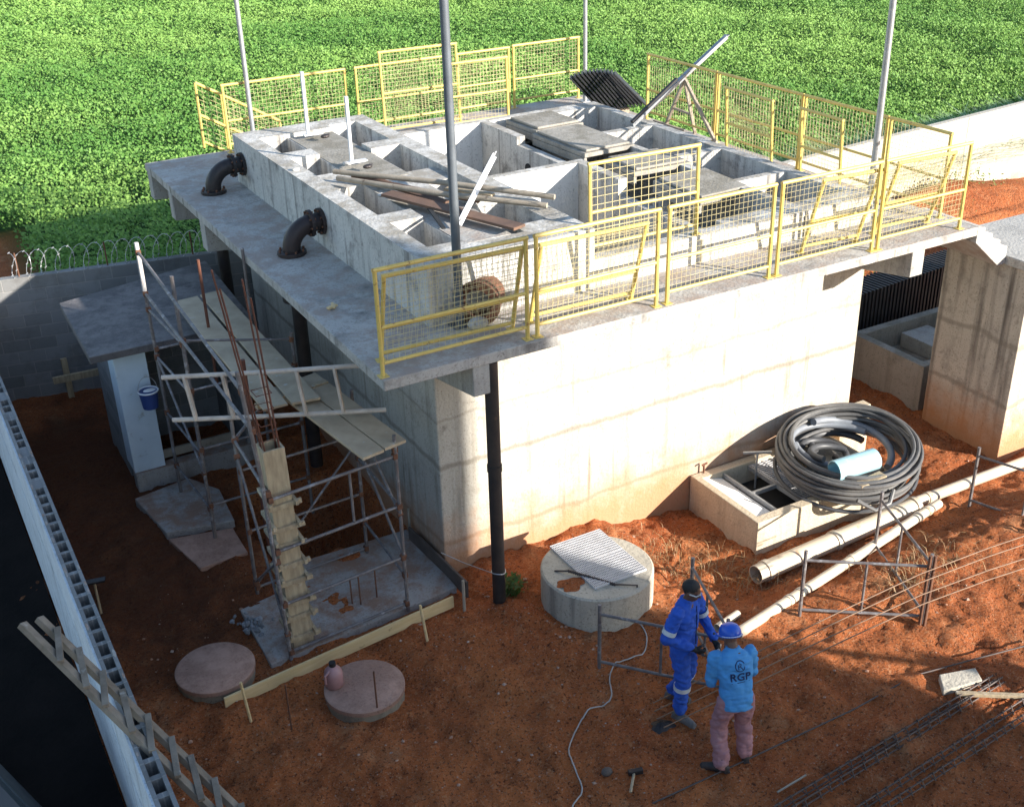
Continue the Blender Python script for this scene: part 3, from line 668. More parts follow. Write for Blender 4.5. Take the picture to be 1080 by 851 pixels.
# rear edge
yr = 8.42
panel((.42, yr, D), (2.55, yr, D), 'rear railing panel behind the left lamp post', 1.1)
panel((2.75, yr, D), (4.55, yr, D), 'rear railing panel partly covered by the tall leaning one', 1.1)
panel((2.95, 7.75, D), (4.35, 7.7, D), 'tall yellow panel leaning before the rear railing left of the middle lamp post', 1.42, -.05, .75, .15)
panel((4.0, 7.45, D), (5.15, 7.4, D), 'bright yellow panel standing before the rear railing beside the dark lamp post', 1.15, -.03, .6, .15)
panel((4.7, yr, D), (5.75, yr, D), 'short rear railing panel between the covered one and the far corner one', 1.1)
panel((5.85, yr, D), (7.25, yr, D), 'rear railing panel at the far corner beside the black slat pack', 1.12)
# right edge
xr = 7.34
panel((xr, 6.3, D), (xr, 4.42, D), 'right edge railing panel behind the wooden tripod')
panel((xr, 4.35, D), (xr, 2.40, D), 'right edge railing panel second from the far corner')
panel((xr, 2.33, D), (xr, .72, D), 'right edge railing panel third from the far corner')
panel((xr, .65, D), (xr, -.38, D), 'right edge railing panel nearest the front edge')
panel((xr-.3, 3.7, D), (xr-.33, 2.6, D), 'spare panel leaning inside the right edge railing, nearer the tripod', 1.05, .07, .5, .1)
panel((xr-.3, 2.0, D), (xr-.33, 1.15, D), 'spare panel leaning inside the right edge railing, nearer the front', 1.05, .07, .5, .1)
# stair railing at the rear left corner
sr = thing('stair_railing', 'yellow stair railing sloping down at the rear left deck corner', 'railing', (.1, 8.7, D))
A0 = V(.12, 8.75, 3.2); A1 = V(.38, 7.35, 3.2)
P0 = V(.14, 9.0, D); hh = 1.08
dirv = V(1.55, .35, -.95)
top0 = up(P0, hh)
for k, s_ in enumerate((0, .28, .95)):
    b_ = P0 + dirv*s_; MB().tube([b_, up(b_, hh)], .024, 8).build('post', M['yellow'], sr, smooth=True)
MB().tube([up(P0, hh), up(P0+dirv*.95, hh)], .026, 8).build('top_rail', M['yellow'], sr, smooth=True)
MB().tube([up(P0, .55), up(P0+dirv*.95, .55)], .022, 8).build('mid_rail', M['yellow'], sr, smooth=True)
MB().tube([up(P0, .1), up(P0+dirv*.95, .1)], .022, 8).build('bottom_rail', M['yellow'], sr, smooth=True)
mb = MB()
for i in range(1, 14):
    b_ = P0+dirv*(.95*i/14); mb.tube([up(b_, .1), up(b_, hh)], .0032, 4)
for j in range(1, 12): mb.tube([up(P0, .1+.08*j), up(P0+dirv*.95, .1+.08*j)], .0032, 4)
mb.build('wire_mesh', M['mesh'], sr)

# ================================================================== LAMP POSTS (poles)
def pole(p, h, r, label, mat='galv'):
    t = thing('lamp_post', label, 'post', p, 0, 'tall steel posts on the tank deck')
    MB().tube([p, up(p, h)], r, 12, radii=[r, r*.85]).build('shaft', M[mat], t, smooth=True)
    m = MB(); q = Vector(p); m.box(q.x-.1, q.x+.1, q.y-.1, q.y+.1, q.z+.001, q.z+.015); m.build('base_plate', M[mat], t)
    m = MB(); e = up(p, h); m.tube([e, e+V(.25, -.1, .18), e+V(.7, -.25, .25)], .028, 8); m.build('arm', M[mat], t, smooth=True)
    m = MB(); e = e+V(.7, -.25, .25); m.ell(e+V(.18, -.06, 0), (.26, .1, .06), Matrix.Rotation(-.34, 3, 'Z')); m.build('lamp_head', M[mat], t, smooth=True)
pole((.80, 8.3, D), 6.2, .042, 'galvanised lamp post at the rear left corner of the deck')
pole((.30, -.12, D), 6.0, .05, 'dark grey lamp post rising from the shaded near corner of the deck', 'dark_pole')
pole((7.2, 8.1, D), 6.2, .04, 'thin lamp post at the far rear corner beside the black slat pack')
pole((6.95, .5, D), 6.0, .048, 'galvanised lamp post at the right front of the deck')

# ================================================================== PIPE ELBOWS
def elbow(p, xw, zc, label, mat, r=.115):
    p = Vector(p)
    t = thing('pipe_elbow', label, 'pipe elbow', p, 0, 'flanged pipe elbows on the left deck')
    R = zc-p.z-.06
    pts = [up(p, 0), up(p, .06)] + [V(p.x+R*(1-math.cos(a)), p.y, p.z+.06+R*math.sin(a)) for a in np.linspace(.05, PI/2, 9)]
    pts.append(V(xw-.02, p.y, zc))
    MB().tube(pts, r, 18).build('bend', M[mat], t, smooth=True)
    m = MB(); m.cyl(p, r*1.62, p.z+.003, p.z+.05, 24)
    f1 = m.build('flange', M[mat], t, bevel=.005)
    m = MB()
    for k in range(8):
        a = 2*PI*k/8; m.cyl((p.x+r*1.38*math.cos(a), p.y+r*1.38*math.sin(a)), .016, p.z+.05, p.z+.08, 6)
    m.build('bolt', M['rust'], f1)
    MB().tube([up(p, -.124), up(p, -.75), up(p, -3.1)], .09, 14).build('drop_pipe', M['black_iron'], t, smooth=True)
    MB().tube([up(p, -.55), up(p, -.62)], .19, 20).build('flange', M['black_iron'], t, smooth=True)
    for xx in (xw-.03, xw-.17):
        m = MB(); m.tube([(xx-.02, p.y, zc), (xx+.02, p.y, zc)], r*1.5, 22); f2 = m.build('flange', M[mat], t)
        m = MB()
        for k in range(8):
            a = 2*PI*k/8+.2; m.tube([(xx-.04, p.y+r*1.3*math.cos(a), zc+r*1.3*math.sin(a)), (xx+.04, p.y+r*1.3*math.cos(a), zc+r*1.3*math.sin(a))], .014, 6)
        m.build('bolt', M['rust'], f2)
elbow((-.5, 6.32, D), 0, 3.56, 'black flanged pipe elbow at the far end of the left deck', 'black_iron')
elbow((-.45, 3.1, D), 0, 3.56, 'brownish black flanged pipe elbow halfway along the left deck', 'brown_iron')
# rusty pipe ring behind the near corner railing
q = at(508, 336, D)
t = thing('pipe_ring', 'short rusty pipe ring lying on the deck behind the corner railing', 'pipe ring', q)
MB().pipe(q+V(.14, .14, .235), q+V(-.08, -.09, .235), .22, .16, 32).build('ring', M['rust'], t, smooth=True)
MB().pipe(q+V(-.08, -.09, .235), q+V(-.11, -.122, .235), .255, .16, 32).build('flange', M['rust'], t, smooth=True)
o = MB().ell(q+V(-.16, -.22, .06), (.12, .09, .07)).build('concrete_lump', M['channel'], None, loc=q+V(-.16, -.22, 0), smooth=True); tag(o, 'pale lump of concrete in front of the rusty ring', 'debris')
# small yellow scrap on left deck
q = at(351, 326, D); mb = MB(); mb.bar(q+V(-.06, 0, .02), q+V(.06, .03, .03), .05, .02); mb.bar(q+V(0, -.05, .03), q+V(.02, .06, .05), .03, .02)
tag(mb.build('yellow_scrap', M['wood_new'], None, loc=q), 'small yellow scrap on the shaded left deck', 'debris')
# black drain
dp = thing('drain_pipe', 'black vertical drain pipe at the near front corner of the tank', 'drain pipe', (.27, -.85, 0))
b0 = V(.27, -.86, -.15)
MB().tube([b0, V(.27, -.86, 3.076)], .075, 18).build('pipe', M['drain'], dp, smooth=True)
MB().tube([V(.27, -.86, 1.75), V(.27, -.86, 1.83)], .084, 18).build('coupling', M['drain'], dp, smooth=True)
mb = MB(); mb.tube([V(.27+.082*math.cos(a), -.86+.082*math.sin(a), .42+.01*math.sin(a*2)) for a in np.linspace(0, 2*PI, 20)[:-1]], .006, 6, closed=True); mb.build('wire_tie', M['wire'], dp, smooth=True)
mb = MB(); mb.tube([V(.19, -.86, .42), V(-.05, -.6, .5), V(-.25, -.45, .62)], .005, 5); tag(mb.build('tie_wire', M['wire'], None, loc=(.19, -.86, .42)), 'thin loose wire tied from the black drain pipe to the tank corner', 'wire')

# ================================================================== THINGS ON THE TANK TOP
def wpost(p, h, label):
    t = thing('white_post', label, 'post', p, 0, 'short white posts on the channel block')
    MB().tube([p, up(p, h)], .028, 10).build('shaft', M['white'], t, smooth=True)
    q = Vector(p); MB().box(q.x-.07, q.x+.22, q.y-.05, q.y+.05, q.z+.002, q.z+.02).build('base_plate', M['white'], t)
q = at(325, 143, 3.93); wpost(q, rise(q, 76), 'short white post at the rear of the channel block')
q = at(371, 172, 3.93); wpost(q, rise(q, 102), 'short white post beside the end of the pile of poles')
def board(name, p, q, w, h, mat, label, cat='plank', group=None, upv=(0,0,1), parts=True):
    p = Vector(p); q = Vector(q); c = (p+q)/2
    o = MB().bar(p, q, w, h, upv).build(name, M[mat], None, loc=c, bevel=.004); return tag(o, label, cat, group)
def log(name, pts, r, mat, label, cat, group=None):
    c = Vector(pts[0]); o = MB().tube(pts, r, 10).build(name, M[mat], None, loc=c, smooth=True); return tag(o, label, cat, group)
zt = 3.95
g_ = 'old poles and boards piled across the channel block'
log('wooden_pole', [at(352, 181, zt+.06), at(470, 193, zt+.10), at(585, 208, zt+.05)], .035, 'wood_grey', 'longest weathered pole of the pile on the channel block, topmost', 'pole', g_)
log('wooden_pole', [at(356, 188, zt+.02), at(460, 204, zt+.08), at(577, 217, zt+.04)], .035, 'wood_grey', 'weathered pole just below the longest one in the pile', 'pole', g_)
log('wooden_pole', [at(372, 186, zt), at(440, 200, zt+.03), at(505, 212, zt+.02)], .03, 'wood_brown', 'short dark pole between the two long weathered ones', 'pole', g_)
board('brown_plank', at(408, 204, zt+.02), at(548, 240, zt+.02), .2, .035, 'wood_brown', 'wide dark brown plank under the poles with its end towards the front', 'plank', g_)
board('brown_plank', at(396, 190, zt-.005), at(470, 214, zt-.005), .14, .03, 'wood_brown', 'narrow brown plank sticking out left of the wide one', 'plank', g_)
board('brown_plank', at(470, 199, zt+.0), at(520, 206, zt+.0), .1, .03, 'wood_form', 'short pale board chip lying among the poles', 'plank', g_)
board('metal_strip', at(452, 219, zt), at(468, 241, zt+.02), .05, .02, 'dark', 'short dark metal strip across the front channel opening', 'strip')
mb = MB(); p0 = at(484, 237, zt); p1 = at(521, 165, 4.35)
mb.bar(p0, p1, .07, .012, (.3, -.6, 1)); mb.bar(p0+V(.03, .02, .03), p1+V(.03, .02, .03), .012, .06, (.3, -.6, 1)); mb.bar(p0+V(-.03, -.02, .03), p1+V(-.03, -.02, .03), .012, .06, (.3, -.6, 1))
tag(mb.build('steel_channel', M['white'], None, loc=p0), 'white steel channel propped up at a slant beside the dark lamp post', 'steel channel')
for px, py, lab in ((343, 146, 'dark scrap lying beside the rear white post'), (388, 178, 'dark scrap on the slab right of the front white post')):
    q = at(px, py, 3.93); mb = MB(); mb.ell(q+V(0, 0, .03), (.07, .04, .03)); mb.tube([q+V(-.05, .0, .03), q+V(.08, .03, .05)], .012, 6)
    tag(mb.build('metal_scrap', M['black_iron'], None, loc=q), lab, 'debris')
# loose mortar chunks on the channel block
for i, (px, py, lab) in enumerate(((312, 180, 'mortar crumb on the left parapet beside the second opening'), (402, 207, 'mortar lump at the edge of the long channel opening'), (366, 174, 'mortar lump at the foot of the front white post'))):
    q = at(px, py, 3.93); o = MB().ell(q+V(0,0,.015), (.06+.01*i, .045, .025), Matrix.Rotation(i, 3, 'Z'), 8, 5).build('mortar_lump', M['channel'], None, loc=q); tag(o, lab, 'debris')
# black slat pack leaning at far corner
lp = thing('slat_pack', 'black pack of slanting plastic slats leaning at the far rear deck corner', 'slat pack', (6.7, 7.2, D))
for i in range(13):
    x = 6.42+i*.078; k = abs(i-5)/7
    a = V(x+.30, 6.80, D+.14); b = V(x-.14, 7.15, D+.78-.10*k*k)
    MB().bar(a, b, .024, .44, (.42, .9, .1)).build('slat', M['black_pvc'], lp)
MB().bar((6.55, 6.86, D+.42), (7.5, 6.8, D+.30), .03, .06).build('tie_bar', M['black_pvc'], lp)
MB().box(6.5, 7.35, 6.85, 7.15, D+.003, D+.10).build('support_block', M['wood_grey'], lp)
# long steel beam on a wooden tripod
s0 = at(668, 130, 3.6); s1 = on_x(767, 37, 8.15)
apex = min((lerp(s0, s1, k) for k in np.linspace(.2, .9, 200)), key=lambda p: abs((540+F_PX*(p-CAM).dot(AX_R)/(p-CAM).dot(AX_F))-722)) + V(0, 0, -.06)
tp = V(apex.x, apex.y, D)
mb = MB(); d_ = (s1-s0).normalized()
mb.bar(s0, s1, .1, .012); mb.bar(s0+V(.03,.04,-.03), s1+V(.03,.04,-.03), .012, .06); mb.bar(s0+V(-.03,-.04,-.03), s1+V(-.03,-.04,-.03), .012, .06)
tag(mb.build('steel_beam', M['galv'], None, loc=s0), 'long grey steel beam sticking up past the right railing over the field', 'steel beam')
o = MB().bar(s0+V(-.1,-.1,.05), lerp(s0, s1, .45)+V(0,0,.06), .05, .04).build('steel_bar', M['black_pvc'], None, loc=s0); tag(o, 'black bar lying along the lower half of the slanting beam', 'steel bar')
tr = thing('wooden_tripod', 'rough wooden tripod propping the slanting steel beam', 'tripod', tp)
for px, py in ((702, 133), (733, 141), (756, 153)):
    e = at(px, py, D); MB().bar(apex+(e-apex)*-.06, e, .05, .05).build('leg', M['wood_grey'], tr, bevel=.004)
MB().bar(lerp(apex, at(702, 133, D), .6), lerp(apex, at(733, 141, D), .65), .04, .03).build('brace', M['wood_grey'], tr)
for a, b in (((690, 128), (720, 138)), ((712, 140), (742, 148))):
    board('timber_offcut', at(*a, D+.03), at(*b, D+.03), .06, .05, 'wood_grey', 'timber offcut lying at the %s of the wooden tripod' % ('far foot' if a[0] == 690 else 'near foot'), 'timber')

# ================================================================== WELL, MANHOLES
wc = V(1.26, -1.41, -.08)
wl = thing('round_well', 'round concrete well with a metal grating on top beside the tank wall', 'well', wc)
R_ = .65; zt_ = .45
mb = MB(); mb.lathe([(R_, -.4), (R_, zt_-.02), (R_-.02, zt_)], wc, 56); mb.build('well_ring', M['well'], wl, smooth=True)
ang = math.radians(-38)
gt = MB(); c, s = math.cos(ang), math.sin(ang)
def gp(u, v, z): return (wc.x+u*c-v*s, wc.y+u*s+v*c, z)
gx0, gx1, gy0, gy1 = .99, 1.68, -1.78, -.82
for (y0, y1) in ((gy0, (gy0+gy1)/2-.01), ((gy0+gy1)/2+.01, gy1)):
    gr = MB()
    for k in range(34):
        x = gx0+(gx1-gx0)*k/33; gr.box(x-.0045, x+.0045, y0, y1, zt_+.003, zt_+.03)
    for k in range(12):
        y = y0+(y1-y0)*k/11; gr.box(gx0-.004, gx1+.004, y-.004, y+.004, zt_+.006, zt_+.032)
    gr.build('grating', M['grate'], wl)
def blob(name, c, r, h, mat, label, cat, seed=1):
    n = 40; rr = random.Random(seed); m = MB(); Vv = [(c[0], c[1], c[2]+h)]; Fc = []
    for j in range(1, 5):
        for k in range(n):
            a = 2*PI*k/n; q_ = j/4*(1+.18*math.sin(3*a+seed)+.1*math.sin(7*a)); Vv.append((c[0]+r*q_*math.cos(a), c[1]+r*.7*q_*math.sin(a), c[2]+h*max(0, 1-q_**1.5*.95)*(.8+.4*rr.random())+.002))
    for k in range(n): Fc.append((0, 1+k, 1+(k+1) % n))
    for j in range(3):
        for k in range(n): a = 1+j*n; Fc.append((a+k, a+n+k, a+n+(k+1) % n, a+(k+1) % n))
    return tag(m.add(Vv, Fc).build(name, M[mat], None, loc=c, smooth=True), label, cat)
q = at(603, 616, zt_); blob('soil_spill', (q.x, q.y, zt_), .17, .025, 'soil', 'spilled red soil on the top of the round well', 'soil')
mb = MB(); q = at(585, 602, .455); e = at(648, 616, .465)
f_ = up(at(672, 618, .36), 0); mb.tube([q, at(600, 602, .495), e, at(672, 617, .48), G(673, 646)], .011, 6)
t = thing('bent_rebar', 'bent ribbed rebar lying across the grating and hooked over the well rim', 'rebar', q)
mb.build('bar', M['rebar'], t, smooth=True)
m = MB()
for k in range(22): 
    p_ = lerp(at(600, 602, .495), e, k/21); m.tube([p_-V(.006,.002,0), p_+V(.006,-.002,0)], .02, 6)
m.build('coil_wrap', M['rebar'], t)
def manhole(c, r, h, label):
    t = thing('manhole', label, 'manhole', c, 0, 'round manholes beside the board')
    m = MB(); m.lathe([(r*.97, -.25), (r*.97, h-.07)], c, 48); m.v = [(p[0], p[1], p[2]+c[2]) for p in m.v]; m.build('ring', M['ring'], t, smooth=True)
    m = MB(); m.lathe([(r*.94, h-.069), (r, h-.055), (r, h-.008), (r-.012, h)], c, 48); m.v = [(p[0], p[1], p[2]+c[2]) for p in m.v]; m.build('lid', M['lid'], t, smooth=True)
manhole(V(-2.98, -.49, 0), .42, .17, 'round manhole with a soiled lid at the left end of the pine board')
manhole(V(-1.72, -1.56, 0), .42, .14, 'round manhole carrying the rose plastic jug')
q = at(353, 722, .14); t = thing('plastic_jug', 'rose coloured plastic jug with a black cap on the right manhole', 'jug', q)
m = MB(); m.lathe([(.085, 0), (.098, .015), (.098, .15), (.09, .19), (.05, .235), (.032, .25)], q, 20); m.v = [(p[0], p[1], p[2]+q.z+.002) for p in m.v]; m.build('body', M['jug'], t, smooth=True)
m = MB(); m.cyl(q, .036, q.z+.252, q.z+.30, 16); m.build('cap', M['black_pvc'], t, bevel=.004)
m = MB(); m.tube([q+V(-.05, -.03, .22), q+V(-.11, -.06, .2), q+V(-.11, -.06, .1)], .013, 8); m.build('handle', M['jug'], t, smooth=True)

# ================================================================== BOX WITH COIL
bx_ = thing('concrete_box', 'low open concrete box with steel covers against the tank wall', 'concrete box', (4.6, -.7, -.3))
X0, X1, Y0, Y1, ZT = 3.66, 6.0, -1.4, -.02, .2
H2 = [[ZT]*3, [ZT, -.7, ZT], [ZT]*3, [ZT, -.7, ZT], [ZT]*3]
MB().cells([X0, X0+.1, X0+1.75, X0+1.85, X1-.12, X1], [Y0, Y0+.14, Y1-.14, Y1], H2, -.9).build('box_wall', M['pit_box'], bx_, bevel=.01)
# cement apron (sloping pale panel) inside left
m = MB(); m.hexa([(X0+.1, Y0+.14, -.2), (X0+.45, Y0+.14, -.2), (X0+.45, Y1-.14, -.2), (X0+.1, Y1-.14, -.2)], [(X0+.1, Y0+.14, ZT-.01), (X0+.42, Y0+.14, .1), (X0+.42, Y1-.14, .1), (X0+.1, Y1-.14, ZT-.01)]); m.build('apron', M['basin'], bx_)
m = MB()
for i in range(26):
    y = Y0+.14+(Y1-Y0-.28)*i/25; m.box(X0+.9, X0+1.35, y-.008, y+.008, .12, .15)
for x in (X0+.92, X0+1.12, X0+1.33): m.box(x-.01, x+.01, Y0+.14, Y1-.14, .125, .155)
m.build('grating', M['grate'], bx_)
m = MB(); m.box(X0+.44, X0+.47, Y0+.15, Y1-.15, .1, .16); m.box(X0+.86, X0+.89, Y0+.15, Y1-.15, .1, .16); m.box(X0+.45, X0+.88, -.75, -.71, .1, .155); m.build('frame', M['galv'], bx_)
MB().box(X0+.46, X0+1.4, Y0+.15, Y1-.15, -.695, -.1).build('sump', M['dark'], bx_)  # solid near-black block, paints the shade inside the box openings
# second slab in the box plan, under the coil
MB().box(X0+1.5, X1-.1, Y0+.1, Y1-.1, ZT+.002, ZT+.05).build('cover_slab', M['old_slab'], bx_, bevel=.01)
q = on_y(797, 502, -.35); q.z = .15
t = thing('valve_key', 'T shaped steel valve key standing in the concrete box', 'valve key', q)
hq = rise(q, 477); MB().tube([V(q.x, q.y, -.2), up(q, hq)], .014, 8).build('stem', M['galv'], t, smooth=True)
MB().bar(up(q, hq)+V(-.17, .09, 0), up(q, hq)+V(.17, -.09, 0), .03, .025).build('handle', M['galv'], t)
q = on_y(742, 500, -.06); t = log('hooked_rod', [V(q.x, q.y, -.3), V(q.x, q.y, .32), V(q.x+.02, q.y-.03, .36), V(q.x-.05, q.y-.02, .34)], .014, 'rust', 'thin rod with a hooked end against the tank wall left of the box', 'rod')

cc = V(5.47, -1.0, .26)
hc = thing('hose_coil', 'big coil of grey corrugated hose lying on the concrete box', 'hose coil', cc)
rr = random.Random(4)
tiltM = Matrix.Rotation(.13, 3, 'X') @ Matrix.Rotation(-.05, 3, 'Y')
turns = []
for i in range(20):
    R = .95-.045*(i % 4)-rr.uniform(0, .05); zz = .03+.021*i+rr.uniform(-.012, .012)
    ph = rr.uniform(0, 6.28); ox, oy = rr.uniform(-.06, .06), rr.uniform(-.05, .05)
    pts = [cc + tiltM @ V(ox+R*math.cos(a)*(1+.02*math.sin(2*a+ph)), oy+R*.93*math.sin(a)*(1+.02*math.cos(3*a+ph)), zz+.02*math.sin(a*2+ph)) for a in np.linspace(0, 2*PI, 56)[:-1]]
    m = MB(); m.tube(pts, .026, 8, closed=True); m.build('hose_turn', M['hose' if i % 5 else 'hose_dark'], hc, smooth=True)
def arc(c, r, a0, a1, z0, z1, n=22, sq=1): return [V(c[0]+r*math.cos(a), c[1]+r*sq*math.sin(a), z0+(z1-z0)*k/(n-1)) for k, a in enumerate(np.linspace(a0, a1, n))]
cx, cy_ = cc.x, cc.y
for pts, r_, mt in ((arc((cx-.05, cy_+.05), .66, .3, 2.8, .5, .62), .05, 'hose_grey'), (arc((cx+.15, cy_+.1), .55, -1.2, 1.9, .35, .66), .05, 'hose_grey'),
                    (arc((cx-.1, cy_+.18), .48, 2.6, 5.6, .55, .42), .048, 'hose_grey'), (arc((cx-.2, cy_-.05), .35, .5, 3.4, .42, .6), .045, 'hose_dark'),
                    (arc((cx-.15, cy_+.25), .3, -1, 2.4, .36, .46), .045, 'hose_dark'), (arc((cx-.3, cy_+.25), .42, 1.5, 4.5, .4, .34), .05, 'hose_dark'), (arc((cx+.2, cy_+.3), .4, 0, 3, .34, .4), .05, 'hose_dark'), (arc((cx-.35, cy_+.05), .25, 3, 6.5, .35, .4), .045, 'black_pvc')):
    MB().tube(pts, r_, 10).build('hose_length', M[mt], hc, smooth=True)
MB().tube([at(742, 512, .35) if False else cc+V(-.62, -.85, .12), cc+V(-.42, -.98, -.02), cc+V(-.2, -1.0, .02), cc+V(-.05, -.9, .12)], .028, 8).build('hose_end', M['hose'], hc, smooth=True)
q0 = at(880, 497, .62); q1 = at(928, 482, .66)
t = thing('blue_pipe', 'short pale blue plastic pipe lying inside the hose coil', 'pipe', q0)
MB().pipe(q0, q0+(q1-q0).normalized()*.62, .14, .128, 28).build('pipe', M['bluepvc'], t, smooth=True)
q0 = at(905, 512, .52); board('broken_board', q0, q0+V(.4, -.02, .05), .14, .03, 'wood_form', 'broken pale board end sticking out of the coil below the blue pipe', 'board')

# ================================================================== PIPES ON THE GROUND
def gpipe(name, pts, r, label, rings, hollow=True):
    t = thing(name, label, 'pipe', pts[0], 0)
    for a, b in zip(pts[:-1], pts[1:]): MB().pipe(a, b, r, r*.9, 24).build('pipe', M['pvc'], t, smooth=True)
    for fr in rings:
        p_ = lerp(pts[0], pts[-1], fr); d_ = (Vector(pts[-1])-Vector(pts[0])).normalized()
        MB().pipe(p_-d_*.035, p_+d_*.035, r*1.13, r*.95, 24).build('collar', M['pvc'], t, smooth=True)
    return t
a = G(797, 606, .12); b = G(966, 533, .12)
gpipe('sewer_pipe', [a, b], .118, 'thick cream sewer pipe lying in front of the concrete box', (.06, .47, .985))
a2 = G(962, 531, .09); b2 = G(1120, 472, .09)
gpipe('sewer_pipe', [a2, b2], .075, 'thinner cream pipe running on from the thick one to the right edge', (.1,))
a3 = G(778, 668, .07); b3 = G(990, 531, .09)
gpipe('sewer_pipe', [a3, b3], .062, 'long thin cream pipe lying parallel in front of the thick pipe', (.22, .27, .52, .88, .93))
a4 = G(756, 662, .05); b4 = G(778, 647, .05)
gpipe('pipe_offcut', [a4, b4], .045, 'short white pipe offcut behind the two workers', ())

# ================================================================== TRESTLE FRAMES
def hframe(t, p, q, h, inner=(.5,), low=.1, dbl=False, r=.021, lean=V(0,0,0)):
    p = Vector(p); q = Vector(q)
    L = lambda b, k: b + V(0,0,1)*k + lean*(k/h)
    for b in (p, q): MB().tube([L(b, 0), L(b, h)], r, 8).build('post', M['tube'], t, smooth=True)
    MB().tube([L(p, h*.86), L(q, h*.86)], r*.8, 8).build('top_rail', M['tube'], t, smooth=True)
    MB().tube([L(p, low), L(q, low)], r*.8, 8).build('bottom_rail', M['tube'], t, smooth=True)
    for s in inner:
        c = lerp(p, q, s); MB().tube([L(c, low), L(c, h*.86)], r*.7, 8).build('inner_post', M['tube'], t, smooth=True)
tg = 'low steel frames set up as bending trestles'
b0_ = G(632, 705); k0 = G(762, 733); c0 = G(727, 660)
t = thing('steel_trestle', 'low steel tube trestle behind and around the two workers', 'trestle', k0, 0, tg)
hframe(t, b0_, k0, .84, (.5,)); hframe(t, c0, k0+V(.05, .05, 0), .92, (.45,))
p1_ = G(843, 650); k1 = G(971, 657); c1_ = G(922, 582)
t = thing('steel_trestle', 'low steel tube trestle in the sun carrying the long thin rebars', 'trestle', k1, 0, tg)
hframe(t, p1_, k1, .89, (.5,)); hframe(t, c1_, k1+V(.06, .04, 0), .88, (.45,))
for d_ in (V(.0, -.05, 0), V(-.04, -.02, 0)): MB().tube([k1+d_, up(k1+d_, .93)], .02, 8).build('post', M['rust'], t, smooth=True)
p2_ = G(1022, 534); k2 = G(1135, 575); c2_ = G(1120, 520)
t = thing('steel_trestle', 'low steel tube trestle cut by the right edge beside the thin pipe', 'trestle', p2_, 0, tg)
hframe(t, p2_, k2, .9, (.5,)); hframe(t, c2_, k2+V(.05, .05, 0), .88, ())

# ================================================================== LONG REBARS
end0 = at(695, 762, .04)
for i, (py, lab) in enumerate(((556, 'uppermost of the four long thin rebars resting on the sunny trestle'), (570, 'second from the top of the four long rebars on the sunny trestle'), (588, 'third from the top of the four long rebars on the sunny trestle'), (600, 'lowest of the four long thin rebars on the sunny trestle'))):
    zr = .775
    mids = [(971, 605), (971, 614), (972, 627), (973, 637)][i]
    mp_ = at(mids[0], mids[1], zr-.01); e0 = at(*((689, 741), (690, 750), (693, 758), (700, 767))[i], .05)
    ex = mp_ + (mp_-e0)*.55; ex.z = .92
    pts = [e0, lerp(e0, mp_, .35)+V(0,0,.01), lerp(e0, mp_, .7)+V(0,0,.015), mp_, lerp(mp_, ex, .5)+V(0, 0, .02), ex]
    log('long_rebar', pts, .0065, 'rebar_light', lab, 'rebar', 'long rebars being bent by the workers')
log('ground_rebar', [G(688, 847, .02), G(800, 795, .03), G(900, 748, .03), G(965, 712, .04), G(1020, 697, .03), G(1100, 676, .05)], .009, 'rebar', 'single long bent rebar lying on the ground past the second worker', 'rebar')
log('ground_rebar', [G(820, 835, .02), G(850, 817, .03)], .01, 'wood_grey', 'short stick lying right of the second worker\'s feet', 'stick')
def cage(a, b, label):
    a = Vector(a); b = Vector(b); d = (b-a).normalized(); s = d.cross(V(0,0,1)).normalized()
    t = thing('rebar_girder', label, 'rebar girder', a, 0, 'slim rebar girders lying on the ground')
    for u, z_ in ((-.026, .03), (.026, .03), (0, .075)):
        MB().tube([a+s*u+V(0,0,z_), lerp(a, b, .5)+s*u+V(0,0,z_-.008), b+s*u+V(0,0,z_)], .0085, 6).build('bar', M['rebar'], t, smooth=True)
    n = int((b-a).length/.15)
    for k in range(n):
        p_ = lerp(a, b, (k+.5)/n)+d*random.uniform(-.02, .02); MB().tube([p_-s*.045+V(0,0,.022), p_+s*.045+V(0,0,.022), p_+V(0,0,.092)], .007, 5, closed=True).build('stirrup', M['rebar'], t)
cage(G(815, 857), G(1046, 718), 'rebar girder lying farthest from the picture corner, ending at the slab piece')
cage(G(830, 860), G(1056, 720), 'rebar girder lying close in front of the one ending at the slab piece')
cage(G(880, 872), G(1110, 722), 'rebar girder third from the slab piece, cut by the right edge')
cage(G(905, 872), G(1120, 732), 'rebar girder nearest the lower right picture corner')
t = thing('slab_piece', 'small pale concrete slab piece lying beside the rebar girders', 'slab', V(3.63, -4.62, 0))
MB().hexa([V(3.49, -4.47, .02), V(3.35, -4.66, .01), V(3.80, -4.76, .02), V(3.89, -4.59, .02)], [V(3.49, -4.47, .10), V(3.35, -4.66, .08), V(3.80, -4.76, .10), V(3.89, -4.59, .10)]).build('plate', M['well'], t, bevel=.01)
board('timber_stick', G(1008, 731, .06), G(1110, 735, .08), .05, .04, 'wood_form', 'pale timber stick lying across the ends of the rebar girders', 'timber')
q = G(667, 826)
t = thing('hammer', 'sledge hammer with a short wooden handle lying on the ground', 'hammer', q)
MB().tube([G(665, 835, .03), G(669, 813, .05)], .014, 8).build('handle', M['wood_form'], t, smooth=True)
c_ = G(669, 812, .05); MB().bar(c_+V(-.07, .0, 0), c_+V(.07, -.04, 0), .05, .05).build('head', M['black_iron'], t, bevel=.006)
q = G(640, 816); o = MB().ell(q+V(0,0,.03), (.06, .05, .04), None, 9, 6).build('dark_clod', M['wood_dark'], None, loc=q); tag(o, 'dark clod lying left of the hammer', 'debris')
